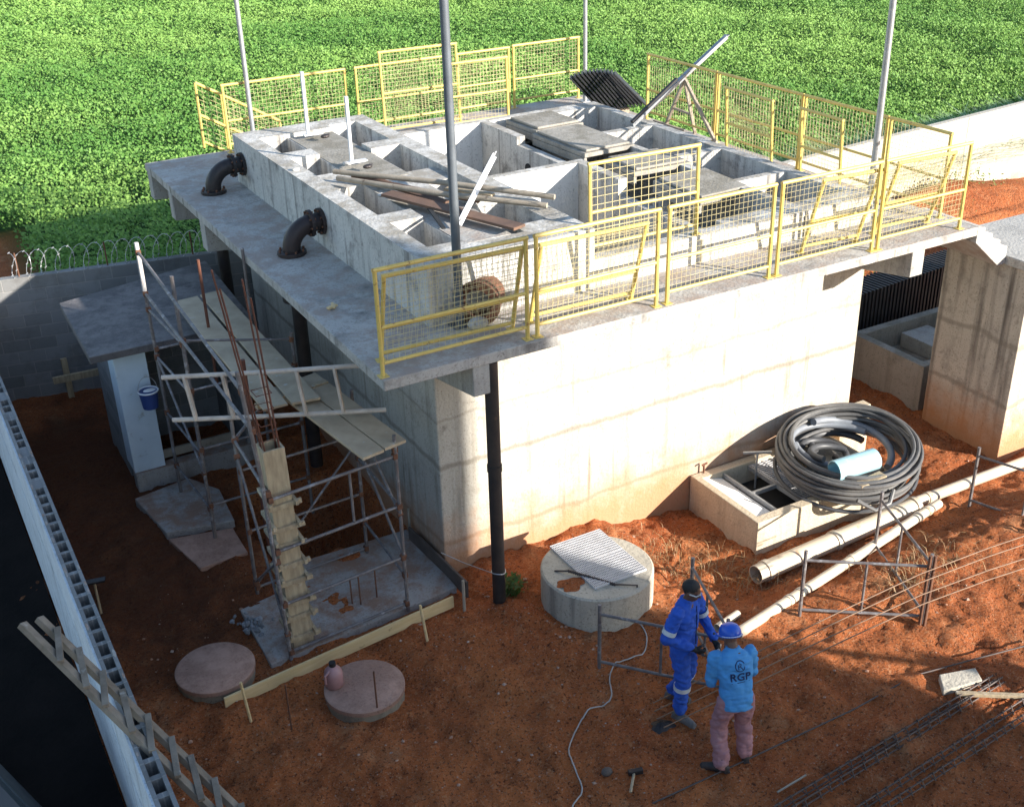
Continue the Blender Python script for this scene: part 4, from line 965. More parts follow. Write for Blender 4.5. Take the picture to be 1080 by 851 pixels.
q = G(698, 767); blob('ash_heap', (q.x, q.y, float(g_full(q.x, q.y))), .13, .05, 'black_iron', 'small black heap on the ground at the first worker\'s feet', 'debris', 3)  # low black mound drawn in place of a dark hole
# white hose
hp = [(674, 661), (682, 671), (677, 690), (650, 700), (643, 716), (645, 734), (637, 744), (620, 751), (608, 768), (600, 790), (604, 806), (614, 830), (606, 845), (598, 862)]
pts = [G(*p) for p in hp]
sm = []
for i in range(len(pts)-1):
    p0, p1, p2, p3 = pts[max(i-1, 0)], pts[i], pts[i+1], pts[min(i+2, len(pts)-1)]
    for k in range(6):
        t_ = k/6; p_ = .5*((2*p1)+(p2-p0)*t_+(2*p0-5*p1+4*p2-p3)*t_*t_+(3*p1-p0-3*p2+p3)*t_**3)
        p_.z = float(g_full(p_.x, p_.y))+.012; sm.append(p_)
log('white_hose', sm, .0075, 'white_hose', 'thin white hose snaking over the ground left of the workers', 'hose')

# ================================================================== COLUMN FORMWORK, PAD, BOARDS
PADZ = .05
o = MB().prism([(-2.42, -.62), (-.06, -.42), (-.04, 1.02), (-1.5, 1.05), (-1.75, .62), (-2.4, .5)], -.4, PADZ).build('concrete_pad', M['pad'], None, loc=(-1.2, .2, 0), bevel=.01)
tag(o, 'low concrete pad under the scaffold and column formwork', 'concrete pad')
fc = V(-2.0, -.42, PADZ)
fm = thing('column_formwork', 'tall square timber column formwork with many cleats standing on the pad', 'formwork', fc)
Hf = 2.5; w = .115
mlean = V(-.05, .0, 0)
def LF(x, y, z): return V(fc.x+x+mlean.x*z/Hf, fc.y+y+mlean.y*z/Hf, fc.z+z)
for nm, (x0, y0, x1, y1) in dict(a=(-w, -w, w, -w+.022), b=(-w, w-.022, w, w), c=(-w, -w+.022, -w+.022, w-.022), d=(w-.022, -w+.022, w, w-.022)).items():
    MB().hexa([LF(x0, y0, 0), LF(x1, y0, 0), LF(x1, y1, 0), LF(x0, y1, 0)], [LF(x0, y0, Hf), LF(x1, y0, Hf), LF(x1, y1, Hf), LF(x0, y1, Hf)]).build('side_board', M['wood_form'], fm)
for k in range(8):
    z = .17+.235*k+.03*(k % 2)
    j = .02*math.sin(k*2.1)
    e = .085
    MB().bar(LF(-w-e, -w-.022, z), LF(w+e, -w-.022, z+j), .036, .05).build('cleat', M['wood_form'], fm, bevel=.003)
    MB().bar(LF(w+.022, -w-e, z+.03), LF(w+.022, w+e, z+.03-j), .036, .05).build('cleat', M['wood_form'], fm, bevel=.003)
    MB().bar(LF(-w-.022, -w-e, z+.06), LF(-w-.022, w+e, z+.06+j), .036, .05).build('cleat', M['wood_form'], fm, bevel=.003)
cg = thing('column_rebar', 'rusty column rebar cage rising out of the timber formwork', 'rebar cage', LF(0, 0, 0))
for (x, y, h) in ((-.09, -.08, 4.3), (.08, -.08, 4.15), (.09, .08, 4.25), (-.08, .08, 4.4)):
    MB().tube([LF(x, y, .1), LF(x*.9, y, Hf), LF(x*1.6-.12, y*1.6, h)], .010, 6).build('bar', M['rust_red'], cg, smooth=True)
for z in np.arange(2.6, 3.2, .17): MB().tube([LF(-.08, -.08, z), LF(.08, -.08, z), LF(.08, .08, z), LF(-.08, .08, z)], .006, 5, closed=True).build('stirrup', M['rust_red'], cg)
# pine edge board with pegs
fb = thing('edge_board', 'long yellow pine board on edge held by pegs in front of the scaffold', 'board', G(355, 690))
a = G(237, 742, .09); b = G(478, 634, .09)
MB().bar(a, b, .028, .15).build('board', M['wood_new'], fb, bevel=.003)
for (p, hh_) in (((266, 766), 722), ((451, 678), 640)):
    e = G(*p); hh2 = rise(e, hh_); s_ = (b-a).normalized().cross(V(0,0,1))*.02
    MB().tube([V(e.x, e.y, e.z-.1), up(e, .02), up(e+V(-.03,.06,0), hh2)], .016, 6).build('peg', M['wood_new'], fb)
fb2 = thing('edge_board', 'dark board on edge between the pad and the tank corner', 'board', G(462, 595))
MB().bar(G(432, 563, .12), G(493, 622, .12), .03, .22).build('board', M['wood_dark'], fb2, bevel=.003)
e = G(490, 645); MB().tube([V(e.x, e.y, -.1), up(e, rise(e, 612))], .018, 6).build('peg', M['wood_grey'], fb2)
e = at(433, 566, 0); MB().tube([V(e.x, e.y, -.1), up(e, .42)], .018, 6).build('peg', M['wood_grey'], fb2)
for p, tp_, lab in (((308, 771), 722, 'thin rebar stake in the soil between the two manholes'), ((399, 757), 708, 'thin rebar stake beside the jug manhole'), ((372, 640), 612, 'leftmost rebar stub standing up out of the pad'), ((381, 641), 606, 'middle rebar stub standing up out of the pad'), ((398, 633), 600, 'rightmost rebar stub standing up out of the pad')):
    e = G(*p); log('rebar_stake', [V(e.x, e.y, e.z-.1), up(e, rise(e, tp_))], .009, 'rust', lab, 'rebar stake', 'rebar stakes near the pad')
# rough slabs further back
o = MB().prism([tuple(at(*p, .02))[:2] for p in ((178, 572), (212, 603), (262, 586), (246, 560))], -.2, .075).build('rough_slab', M['lid'], None, loc=at(215, 580, 0), bevel=.01); tag(o, 'flat reddish concrete patch on the ground behind the scaffold', 'concrete slab')
o = MB().prism([tuple(at(*p, .02))[:2] for p in ((143, 530), (176, 566), (248, 553), (232, 520), (200, 508))], -.2, .085).build('rough_slab', M['pad'], None, loc=at(190, 535, 0), bevel=.01); tag(o, 'grey rough concrete patch in front of the hut doorway', 'concrete slab')
rp = thing('rubble_heap', 'small heap of grey rubble beside the left manhole', 'rubble', G(266, 664))
R_ = random.Random(9)
rub = MB()
for i in range(60):
    q = G(266+R_.gauss(0, 9), 662+R_.gauss(0, 5)); s_ = R_.uniform(.02, .05); ro = Quaternion((R_.random(), R_.random(), R_.random(), R_.random()+.1)).normalized().to_matrix()
    rub.ell(q+V(0,0,.02+R_.random()*.05), (s_, s_*.8, s_*.6), ro, 6, 4)
rub.build('lumps', M['rubble'], rp)['kind'] = 'stuff'

# ================================================================== SCAFFOLD
sc = thing('scaffold', 'steel tube scaffold tower around the column formwork and hut', 'scaffold', (-1.6, .8, 0))
def stub(name, p, q, r=.022, mat='tube'):
    if name in ('rail', 'brace', 'guard_rail'):
        d_ = (Vector(q)-Vector(p)).normalized()
        for e_ in (Vector(p)+d_*.012, Vector(q)-d_*.012): MB().bar(e_-d_*.028, e_+d_*.028, .062, .066).build('coupler', M['rust'], sc, bevel=.008)
    return MB().tube([p, q], r, 8).build(name, M[mat], sc, smooth=True)
FL = V(-2.19, -.62, 0); FR = V(-.74, -.52, .03); RL = V(-2.12, .72, 0); RR = V(-.68, .80, 0)
AB = V(-2.28, 3.42, 0); BB = V(-2.21, 2.09, 0)
hFL = 3.5; hFR = 2.3; hRL = 2.9; hRR = 2.3; hA = 3.62; hB = 3.6
MB().tube([FL, up(FL, 2.4)+V(-.05,0,0), up(FL, hFL)+V(-.12,.05,0)], .022, 8).build('post', M['tube'], sc, smooth=True)
stub('post', FR, up(FR, hFR)); stub('post', RL, up(RL, hRL)); stub('post', RR, up(RR, hRR))
stub('post', AB, up(AB, 2.95)); stub('post', up(AB, 2.95), up(AB, hA), .027, 'tube_white'); stub('post', BB, up(BB, hB), .024, 'rust_red' if False else 'tube')
C2 = V(-1.0, 3.4, 0); D2 = V(-.9, 2.1, 0)
stub('post', C2, up(C2, 3.3)); stub('post', D2, up(D2, 2.6))
stub('post', V(-1.6, 3.3, 1.6), V(-1.6, 3.3, 3.3), .02, 'rust_red')
stub('post', V(-1.75, 1.3, .1), V(-1.75, 1.3, 2.75), .028, 'rust_red')
for z in (.12, .75, 1.42, 2.05):
    stub('rail', up(FL, z), up(FR, z), .018)
for z in (.12, .9, 1.7):
    stub('rail', up(RL, z), up(RR, z), .016)
for z in (.55, 1.35, 2.15, 2.8): stub('rail', up(BB, z), up(D2, min(z, 2.5)), .016)
for z in (.5, 1.3, 2.1, 2.75): stub('rail', up(AB, z), up(BB, z), .016)
stub('guard_rail', up(AB, 3.5), up(FL, 3.28)+V(-.1,.05,0), .02); stub('guard_rail', up(AB, 2.96), up(FL, 2.85)+V(-.06,.02,0), .02)
stub('inner_post', lerp(up(FL, 1.42), up(FR, 1.42), .62), lerp(up(FL, 2.05), up(FR, 2.05), .62), .016)
stub('brace', up(RL, 1.9), up(FL, .35), .016); stub('brace', up(RR, 1.6), up(FR, .75), .016); stub('brace', up(BB, 1.0), up(AB, 2.1), .016); stub('brace', up(RL, .2), up(FL, 1.3), .016)
stub('brace', up(RR, 2.0), up(FR, 1.3), .016); stub('brace', up(RL, .15), up(RR, 1.6), .014)
stub('rail', up(FR, 2.12), up(RR, 2.1), .018); stub('rail', up(FL, 2.12), up(RL, 2.1), .018); stub('rail', up(FR, 1.42), up(RR, 1.4), .018); stub('rail', up(FR, .5), up(RR, .5), .018)
stub('rail', up(RL, 2.1), up(D2, 2.15), .018); stub('rail', up(AB, 2.2), up(C2, 2.2), .018)
# planks
gP = 'scaffold planks beside the tank'
def flat(a, b, c, d, z, th, mat, label):
    q4 = [V(p.x, p.y, z_) for p, z_ in zip((a, b, c, d), z)]
    o = MB().hexa([p+V(0,0,-th) for p in q4], q4).build('scaffold_plank', M[mat], None, loc=sum(q4, V(0,0,0))/4, bevel=.003)
    tag(o, label, 'plank', gP)
zz = 2.36
flat(V(-1.74, 4.4, 0), V(-1.74, .75, 0), V(-1.46, .75, 0), V(-1.42, 4.42, 0), (zz+.04, zz, zz, zz+.04), .03, 'wood_pale', 'left pale plank of the upper scaffold walkway')
flat(V(-1.38, 4.42, 0), V(-1.42, .72, 0), V(-1.1, .68, 0), V(-1.08, 4.44, 0), (zz+.05, zz+.005, zz+.005, zz+.05), .03, 'wood_pale', 'right pale plank of the upper scaffold walkway beside the tank')
z2 = 2.27
flat(V(-1.46, 1.3, 0), V(-1.16, -.66, 0), V(-.9, -.61, 0), V(-1.18, 1.36, 0), (z2+.05, z2-.02, z2-.02, z2+.05), .035, 'wood_pale', 'left board of the lower scaffold platform beside the ladder')
flat(V(-1.16, 1.36, 0), V(-.885, -.60, 0), V(-.62, -.55, 0), V(-.88, 1.42, 0), (z2+.05, z2-.015, z2-.015, z2+.05), .035, 'wood_pale', 'right board of the lower scaffold platform beside the ladder')
o = MB().bar(V(-1.75, 1.0, 2.29), V(-.85, 1.12, 2.30), .07, .06).build('timber_bearer', M['wood_form'], None, loc=(-1.3, 1.05, 2.29)); tag(o, 'timber bearer under the overlap of the scaffold planks', 'timber')
# ladder on its side over the platform
ld = thing('ladder', 'pale wooden ladder set on edge across the scaffold platform', 'ladder', (-1.6, .4, 2.4))
l0 = at(182, 443, 2.4); l1 = at(407, 432, 2.4); u0 = at(175, 398, 2.4) if False else up(l0, .51)+V(-.03, .02, 0); u1 = up(l1, .55)+V(-.03, .02, 0)
MB().tube([l0, lerp(l0, l1, .5)+V(0,0,-.01), l1], .027, 8).build('rail', M['wood_lad'], ld, smooth=True)
MB().tube([u0, lerp(u0, u1, .5)+V(0,0,-.012), u1], .027, 8).build('rail', M['wood_lad'], ld, smooth=True)
for f_ in (.11, .285, .46, .625, .80):
    MB().bar(lerp(l0, l1, f_), lerp(u0, u1, f_-.008), .03, .085, (l1-l0).cross(u0-l0)).build('rung', M['wood_lad'], ld, bevel=.003)

# ================================================================== HUT, WALLS
ht = thing('hut', 'small block hut with a flat dark slab roof and a pale front pier', 'hut', (-1.9, 5, 0))
MB().hexa([V(-3.06, 3.62, 2.1), V(-.9, 3.62, 2.1), V(-.78, 6.3, 2.1), V(-3.03, 5.75, 2.1)], [V(-3.06, 3.62, 2.2), V(-.9, 3.62, 2.2), V(-.78, 6.3, 2.2), V(-3.03, 5.75, 2.2)]).build('roof', M['roof'], ht, bevel=.01)
MB().box(-2.74, -2.32, 3.95, 4.4, .25, 2.098).build('pier', M['paleblue'], ht, bevel=.008)
MB().box(-2.72, -2.56, 4.4, 5.6, -.2, 2.098).build('side_wall', M['block'], ht)
MB().box(-2.56, -1.0, 5.35, 5.5, -.2, 2.098).build('back_wall', M['block'], ht)
MB().box(-1.15, -1.0, 3.95, 5.35, -.2, 2.098).build('side_wall', M['block'], ht)
MB().box(-2.74, -1.0, 3.9, 4.1, -.2, .25).build('plinth', M['pad'], ht, bevel=.01)
MB().box(-2.32, -1.15, 3.97, 4.1, 1.95, 2.097).build('lintel', M['conc'], ht)
MB().box(-2.3, -1.3, 4.06, 4.1, .3, .42).build('sill_board', M['wood_grey'], ht)
def uv_box(o, L_axis):
    me = o.data; uv = me.uv_layers.new(name='UVMap')
    for p in me.polygons:
        for li in p.loop_indices:
            v = me.vertices[me.loops[li].vertex_index].co
            if abs(p.normal.z) > .7: uv.data[li].uv = (v.x, v.y)
            elif abs(p.normal.dot(L_axis)) > .7: uv.data[li].uv = (v.cross(V(0,0,1)).dot(L_axis), v.z)
            else: uv.data[li].uv = (v.dot(L_axis), v.z)
for o in ht.children:
    if o.data.materials[0] == M['block']: uv_box(o, V(1,0,0))
# rear left block wall with razor wire
rw0 = V(-7.5, 8.6, 0); rw1 = V(1.2, 6.88, 0); dR = (rw1-rw0).normalized(); nR = dR.cross(V(0,0,1))
rb = thing('block_wall', 'dark unrendered block wall at the back left with a razor wire coil on top', 'wall', lerp(rw0, rw1, .5))
o = MB().hexa([rw0+nR*.07+V(0,0,-.3), rw1+nR*.07+V(0,0,-.3), rw1-nR*.07+V(0,0,-.3), rw0-nR*.07+V(0,0,-.3)], [rw0+nR*.07+V(0,0,2), rw1+nR*.07+V(0,0,2), rw1-nR*.07+V(0,0,2), rw0-nR*.07+V(0,0,2)]).build('wall_body', M['block'], rb)
uv_box(o, dR)
m = MB(); L = 5.2; s0_ = lerp(rw0, rw1, .47); pts = []
for k in range(520):
    a = k*.30; p_ = s0_+dR*(L*k/520)+V(0,0,2.19)+nR*(.12*math.sin(a))+dR*(.10*math.sin(a+.6))+V(0,0,.2*math.cos(a)); pts.append(p_)
m.tube(pts, .0038, 5)
for k in range(0, 520, 3):
    p_ = pts[k]; m.bar(p_+V(-.016, 0, -.01), p_+V(.016, 0, .01), .004, .012)
m.build('razor_wire', M['wire'], rb)
for k in range(4):
    p_ = s0_+dR*(L*(k+.1)/4); MB().tube([up(p_, 1.95), up(p_, 2.38)], .012, 6).build('wire_stake', M['rust'], rb)
# rear right wall
q0 = V(6.55, 5.86, 0); q1 = V(34, 8.5, 0); dQ = (q1-q0).normalized(); nQ = dQ.cross(V(0,0,1))
rr_ = thing('rendered_wall', 'long pale rendered boundary wall between the yard and the field at right', 'wall', lerp(q0, q1, .3))
MB().hexa([q0+nQ*.08+V(0,0,-.4), q1+nQ*.08+V(0,0,-.4), q1-nQ*.08+V(0,0,-.4), q0-nQ*.08+V(0,0,-.4)], [q0+nQ*.08+V(0,0,1.9), q1+nQ*.08+V(0,0,1.9), q1-nQ*.08+V(0,0,1.9), q0-nQ*.08+V(0,0,1.9)]).build('wall_body', M['rear_wall'], rr_, bevel=.01)
m = MB()
for k in range(9):
    p_ = lerp(q0, q1, k/9+.02); m.bar(p_+nQ*.082+V(0,0,-.3), p_+nQ*.082+V(0,0,1.89), .012, .03, dQ)
m.build('expansion_joint', M['conc'], rr_)
p_ = on_y(918, 210, 5.2); 
log('iron_post', [V(8.9, 3.9, -.2), V(8.9, 3.9, 2.35)], .03, 'rust', 'thin rusty post behind the front right railing end', 'post')
e = G(1037, 197); log('iron_post', [V(e.x, e.y, -.2), up(e, .75)], .02, 'galv', 'short grey post standing in the soil by the pale wall', 'post')
# left hollow block wall, outer face plastered
hw = thing('hollow_block_wall', 'long hollow block wall with open cores on top and a white plastered outer face', 'wall', (-4.15, -1, 0))
T = 2.0; X_ = (-4.225, -4.08)
m = MB(); y = -9.0; R_ = random.Random(2)
xs_ = [X_[0], X_[0]+.032, X_[1]-.032, X_[1]]
ysl = [-9.0]; solid = []
while ysl[-1] < 8.0:
    full = R_.random() < .07
    ysl += [ysl[-1]+R_.uniform(.036, .055), ysl[-1]+.2]; solid += [True, full]
Hh = [[T+R_.uniform(-.008, .008) for _ in solid], [T-.01 if s_ else T-.3 for s_ in solid], [T+R_.uniform(-.008, .008) for _ in solid]]
# heights constant along each shell so the top reads as one course
Hh[0] = [T]*len(solid); Hh[2] = [T]*len(solid)
m.cells(xs_, ysl, Hh, -.4); o = m.build('block_course', M['block'], hw); uv_box(o, V(0,1,0))
MB().box(X_[0]-.022, X_[0]-.0005, -9, 8, -.4, 1.32).build('plaster_face', M['plaster'], hw); MB().box(X_[0]-.02, X_[0]-.0005, -9, 8, 1.335, T-.02).build('plaster_face', M['plaster'], hw)
m = MB()
for k in range(60):
    y = R_.uniform(-8, 8); x = R_.choice((X_[0]+.012, X_[1]-.012)); m.ell((x, y, T+.003), (R_.uniform(.008, .016), R_.uniform(.02, .07), R_.uniform(.003, .007)), None, 7, 4)
m.build('mortar_blobs', M['pad'], hw)
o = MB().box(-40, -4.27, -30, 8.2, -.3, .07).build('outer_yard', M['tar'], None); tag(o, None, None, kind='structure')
# wooden ladder across the wall
l2 = thing('wooden_ladder', 'grey site made ladder leaning over the hollow block wall', 'ladder', (-4.1, -3.2, 2.05))
e1 = at(32, 655, 2.62); ct = at(132, 752, 2.09); e2 = ct + (ct-e1)*1.35
d1 = (e2-e1).normalized(); sd = V(.25, .97, .0); sd = (sd-d1*sd.dot(d1)).normalized()
ra = [e1+sd*.10, e2+sd*.11]; rb_ = [e1-sd*.10, e2-sd*.11]
wv = AX_F.cross(d1).normalized()
for r2 in (ra, rb_): MB().bar(r2[0], r2[1], .05, .075, sd).build('rail', M['wood_rough'], l2, bevel=.004)
for k in range(9):
    f_ = .14+k*.098
    j1, j2 = random.uniform(-.012, .012), random.uniform(-.012, .012); w1 = lerp(rb_[0], rb_[1], f_+.05+j1)+V(0,0,.06); w2 = lerp(ra[0], ra[1], f_-.035+j2)+V(0,0,.06)
    MB().bar(w1+(w1-w2)*.18, w2+(w2-w1)*.18,   .05, .03).build('rung', M['wood_rough'], l2, bevel=.003)
# hoe leaning at the wall
q = G(108, 652); t = thing('hoe', 'hoe with a dark head standing against the inside of the hollow block wall', 'hoe', q)
hq = at(112, 612, .75) if False else up(q, rise(q, 614))
MB().tube([q, hq], .015, 8).build('handle', M['wood_form'], t, smooth=True)
m = MB(); m.bar(hq+V(-.16, .05, .0), hq+V(.12, -.05, .03), .09, .025); m.build('blade', M['black_iron'], t, bevel=.005)
# cross of timber by the rear wall
q = G(76, 420); t = thing('timber_cross', 'rough yellowish timber cross standing by the hut wall', 'timber cross', q)
a_ = rise(q, 378); MB().bar(up(q, -.2), up(q, a_), .09, .05, (0,1,0)).build('upright', M['wood_form'], t, bevel=.004)
MB().bar(up(q, a_*.55)+V(-.22, -.045, 0), up(q, a_*.62)+V(.62, -.25, .02), .05, .11).build('crossbar', M['wood_form'], t, bevel=.004)
q = G(45, 412); o = MB().box(q.x-.08, q.x+.08, q.y-.05, q.y+.05, q.z, q.z+.12).build('pale_offcut', M['basin'], None, loc=q, bevel=.01); tag(o, 'pale offcut lying at the foot of the rear block wall', 'debris')
# bucket hanging on scaffold
q = at(156, 412, 1.55); t = thing('bucket', 'dark blue bucket with a white soiled rim hung on the scaffold post by the hut', 'bucket', q)
m = MB(); m.lathe([(.10, -.24), (.125, 0)], q, 20); m.v = [(p[0], p[1], p[2]+q.z) for p in m.v]; m.build('body', M['darkblue'], t, smooth=True)
m = MB(); m.tube([q+V(.127*math.cos(a), .127*math.sin(a), .0) for a in np.linspace(0, 2*PI, 25)[:-1]], .012, 6, closed=True); m.build('rim', M['white'], t, smooth=True)
m = MB(); m.ell(q+V(.02, 0, .0), (.085, .05, .02)); m.build('contents', M['white'], t, smooth=True)
m = MB(); m.tube([q+V(.125*math.cos(a), 0, .2*math.sin(a)) for a in np.linspace(0, PI, 12)], .005, 5); m.build('handle', M['wire'], t)

# ================================================================== PARKED CAR beyond the wall
cp = G(-88, 925); cp.z = 0
car = thing('parked_car', 'dark car parked on the shaded outer side of the plastered wall', 'car', cp, 1.9)
def carbody():
    m = MB()
    st = [(-2.0, .55, .75, .62), (-1.9, .35, .86, .78), (-1.2, .22, .88, .86), (0, .2, .89, .9), (1.2, .22, .88, .88), (1.9, .32, .84, .8), (2.05, .5, .72, .68)]
    Vv = []; n = 12
    for x, zb, wd, zt2 in st:
        sec = [(-wd, zb+.1), (-wd*1.0, (zb+zt2)/2), (-wd*.98, zt2-.1), (-wd*.86, zt2), (-wd*.4, zt2+.03), (0, zt2+.04), (wd*.4, zt2+.03), (wd*.86, zt2), (wd*.98, zt2-.1), (wd, (zb+zt2)/2), (wd, zb+.1), (0, zb)]
        Vv += [(x, y, z) for y, z in sec]
    Fc = [(i*n+k, i*n+(k+1) % n, (i+1)*n+(k+1) % n, (i+1)*n+k) for i in range(len(st)-1) for k in range(n)]
    Fc += [tuple(range(n))[::-1], tuple((len(st)-1)*n+k for k in range(n))]
    return m.add(Vv, Fc)
carbody().build('body', M['carpaint'], car, local=True, smooth=True)
m = MB(); m.hexa([(-1.25, -.74, .9), (.95, -.74, .9), (.95, .74, .9), (-1.25, .74, .9)], [(-.8, -.6, 1.38), (.3, -.6, 1.4), (.3, .6, 1.4), (-.8, .6, 1.38)]); m.build('cabin_glass', M['glass'], car, local=True, bevel=.05)
m = MB(); m.box(-.78, .28, -.6, .6, 1.402, 1.43); m.build('roof', M['carpaint'], car, local=True, bevel=.02)
for x in (-1.25, 1.3):
    for y in (-.84, .84):
        m = MB(); m.tube([(x, y-.1, .31), (x, y+.1, .31)], .31, 24); w_ = m.build('wheel', M['black_pvc'], car, local=True, smooth=True)
        m = MB(); m.tube([(x, y-.11, .31), (x, y+.11, .31)], .19, 20); m.build('rim', M['galv'], w_, local=True, smooth=True)

# ================================================================== OFF-FRAME BUILDING that shades the foreground
nb = thing('neighbour_building', 'tall plain rendered building behind the viewer shading the near yard', 'building', (5, -24, 0))
xe = .42+.63*21
MB().box(-2.5, xe, -33, -21, -.4, 12.4).build('wall', M['rear_wall'], nb)
MB().box(-2.7, xe+.15, -33.2, -20.85, 12.402, 12.6).build('roof', M['conc'], nb)
for i in range(4):
    for j in range(3):
        x = 0+i*3.6; z = 1.2+j*3.7
        f_ = MB().box(x, x+1.5, -21.0, -20.95, z, z+1.4).build('window', M['glass'], nb); MB().box(x-.08, x+1.58, -20.998, -20.9, z-.1, z-.02).build('sill', M['conc'], f_)

oc = thing('overhead_cable', 'thick overhead cable with a junction box beyond the right edge casting a thin shadow', 'cable', (9, -12.4, 0))  # unseen caster, added for the thin shadow line on the ground
c0_ = V(5.6, -9.2, 3.0); c1_ = V(18.2, -20.8, 3.0)
MB().tube([lerp(c0_, c1_, k/10)+V(0, 0, -.06*math.sin(PI*k/10)) for k in range(11)], .05, 8).build('cable', M['black_pvc'], oc, smooth=True)  # added cable, unseen, casts the thin shadow
b_ = lerp(c0_, c1_, .25); MB().bar(b_+V(-.28, .25, -.05), b_+V(.28, -.25, -.05), .22, .26).build('junction_box', M['galv'], oc, bevel=.02)
for p_ in (c0_, c1_): MB().tube([V(p_.x, p_.y, -.2), up(p_, .1)], .06, 8).build('post', M['wood_grey'], oc)  # added posts that hold the unseen shadow cable
# ================================================================== PEOPLE
def cap(m, p, q, r1, r2, n=14):
    p = Vector(p); q = Vector(q)
    m.tube([p, lerp(p, q, .5), q], r1, n, radii=[r1, (r1+r2)/2, r2]); m.ell(p, (r1,)*3, None, n, 8); m.ell(q, (r2,)*3, None, n, 8)
def limb(m, pts, rs):
    for i in range(len(pts)-1): cap(m, pts[i], pts[i+1], rs[i], rs[i+1])
def loft(m, secs, n=22):
    Vv = []
    for c, rx, ry, ax, ay in secs:
        c = Vector(c)
        for k in range(n):
            a = 2*PI*k/n; cx_, sy_ = math.cos(a), math.sin(a)
            cx_ = math.copysign(abs(cx_)**.85, cx_); sy_ = math.copysign(abs(sy_)**.85, sy_)
            Vv.append(c + Vector(ax)*rx*cx_ + Vector(ay)*ry*sy_)
    N = len(secs)
    return m.add(Vv, [(i*n+k, i*n+(k+1) % n, (i+1)*n+(k+1) % n, (i+1)*n+k) for i in range(N-1) for k in range(n)] + [tuple(range(n))[::-1], tuple((N-1)*n+k for k in range(n))])
def fuse(m, name, mat, parent, voxel=.0075, smooth=6, folds=0.0, seed=0):
    me = bpy.data.meshes.new('tmp'); me.from_pydata([tuple(v) for v in m.v], [], m.f); me.update()
    bm = bmesh.new(); bm.from_mesh(me); bmesh.ops.recalc_face_normals(bm, faces=bm.faces); bm.to_mesh(me); bm.free()
    t_ = bpy.data.objects.new('tmp', me); COL.objects.link(t_)
    r = t_.modifiers.new('r', 'REMESH'); r.mode = 'VOXEL'; r.voxel_size = voxel
    s_ = t_.modifiers.new('s', 'SMOOTH'); s_.iterations = smooth; s_.factor = .5
    bpy.context.view_layer.update(); dg = bpy.context.evaluated_depsgraph_get()
    res = bpy.data.meshes.new_from_object(t_.evaluated_get(dg)); bpy.data.objects.remove(t_); bpy.data.meshes.remove(me)
    res.name = name
    if folds:
        n = len(res.vertices); co = np.empty(n*3, 'f4'); res.vertices.foreach_get('co', co); co = co.reshape(-1, 3)
        no = np.empty(n*3, 'f4'); res.vertices.foreach_get('normal', no); no = no.reshape(-1, 3)
        d = vnoise(co[:,0]*9+co[:,2]*14+seed, co[:,1]*11-co[:,2]*9) + .7*vnoise(co[:,0]*22+seed, co[:,2]*34+co[:,1]*10) + .35*vnoise(co[:,1]*40, co[:,2]*60+seed)
        co = co + no*(d*folds)[:, None]; res.vertices.foreach_set('co', co.astype('f4').ravel()); res.update()
    for p in res.polygons: p.use_smooth = True
    res.materials.clear(); res.materials.append(mat)
    o = bpy.data.objects.new(name, res); COL.objects.link(o); o.parent = parent
    return o
def hand(m, wrist, d, nrm, side, grow=0.0, curl=.9):
    """wrist point, pointing direction d, palm normal nrm (fingers curl towards it), side = direction of the thumb"""
    d = Vector(d).normalized(); s_ = (Vector(side)-d*Vector(side).dot(d)).normalized(); n_ = d.cross(s_)
    if n_.dot(Vector(nrm)) < 0: n_ = -n_
    R3 = Matrix((s_, n_, d)).transposed()
    w = Vector(wrist); m.ell(w+d*.05, (.041+grow, .017+grow, .055+grow), R3, 14, 8); cap(m, w-d*.02, w+d*.03, .027+grow, .026+grow)
    for k, (off, L) in enumerate(((.030, .072), (.010, .080), (-.010, .075), (-.029, .06))):
        p = w+d*.088+s_*off; ang_ = .25
        for j, fr in enumerate((.45, .32, .23)):
            q_ = p + (d*math.cos(ang_)+n_*math.sin(ang_))*L*fr; cap(m, p, q_, .0105-.001*j+grow*.7, .0098-.001*j+grow*.7, 8); p = q_; ang_ += curl
    p = w+d*.03+s_*.036
    for dd, L in (((d*.55+s_*.75+n_*.3), .035), ((d*.8+s_*.2+n_*.7), .03), ((d*.6-s_*.3+n_*.9), .024)):
        q_ = p+dd.normalized()*L; cap(m, p, q_, .0125+grow*.7, .0105+grow*.7, 8); p = q_
def head(m, c, fwd, upv):
    fwd = Vector(fwd).normalized(); r_ = fwd.cross(Vector(upv)).normalized(); u = r_.cross(fwd); R3 = Matrix((r_, fwd, u)).transposed()
    L = lambda x, y, z: Vector(c)+R3@Vector((x, y, z))
    m.ell(L(0, -.008, .03), (.074, .094, .092), R3, 20, 14); m.ell(L(0, .02, -.035), (.058, .07, .075), R3, 18, 12)
    m.ell(L(0, .058, -.085), (.028, .026, .022), R3)                    # chin
    cap(m, L(0, .088, .005), L(0, .108, -.028), .009, .014, 8)          # nose
    m.ell(L(0, .082, .022), (.05, .014, .011), R3)                      # brow
    m.ell(L(0, .086, -.058), (.024, .010, .007), R3); m.ell(L(0, .085, -.068), (.02, .010, .007), R3)
    for x in (-.078, .078): m.ell(L(x, -.005, -.01), (.010, .02, .032), R3)
    return L, R3
def face_parts(L, R3, root):
    for x in (-.03, .03):
        m = MB(); m.ell(L(x, .083, .003), (.012, .006, .006), R3, 8, 6); e_ = m.build('eye', M['white'], root, local=True, smooth=True)
        m = MB(); m.ell(L(x, .088, .003), (.005, .003, .0055), R3, 8, 6); m.build('iris', M['hair'], e_, local=True)
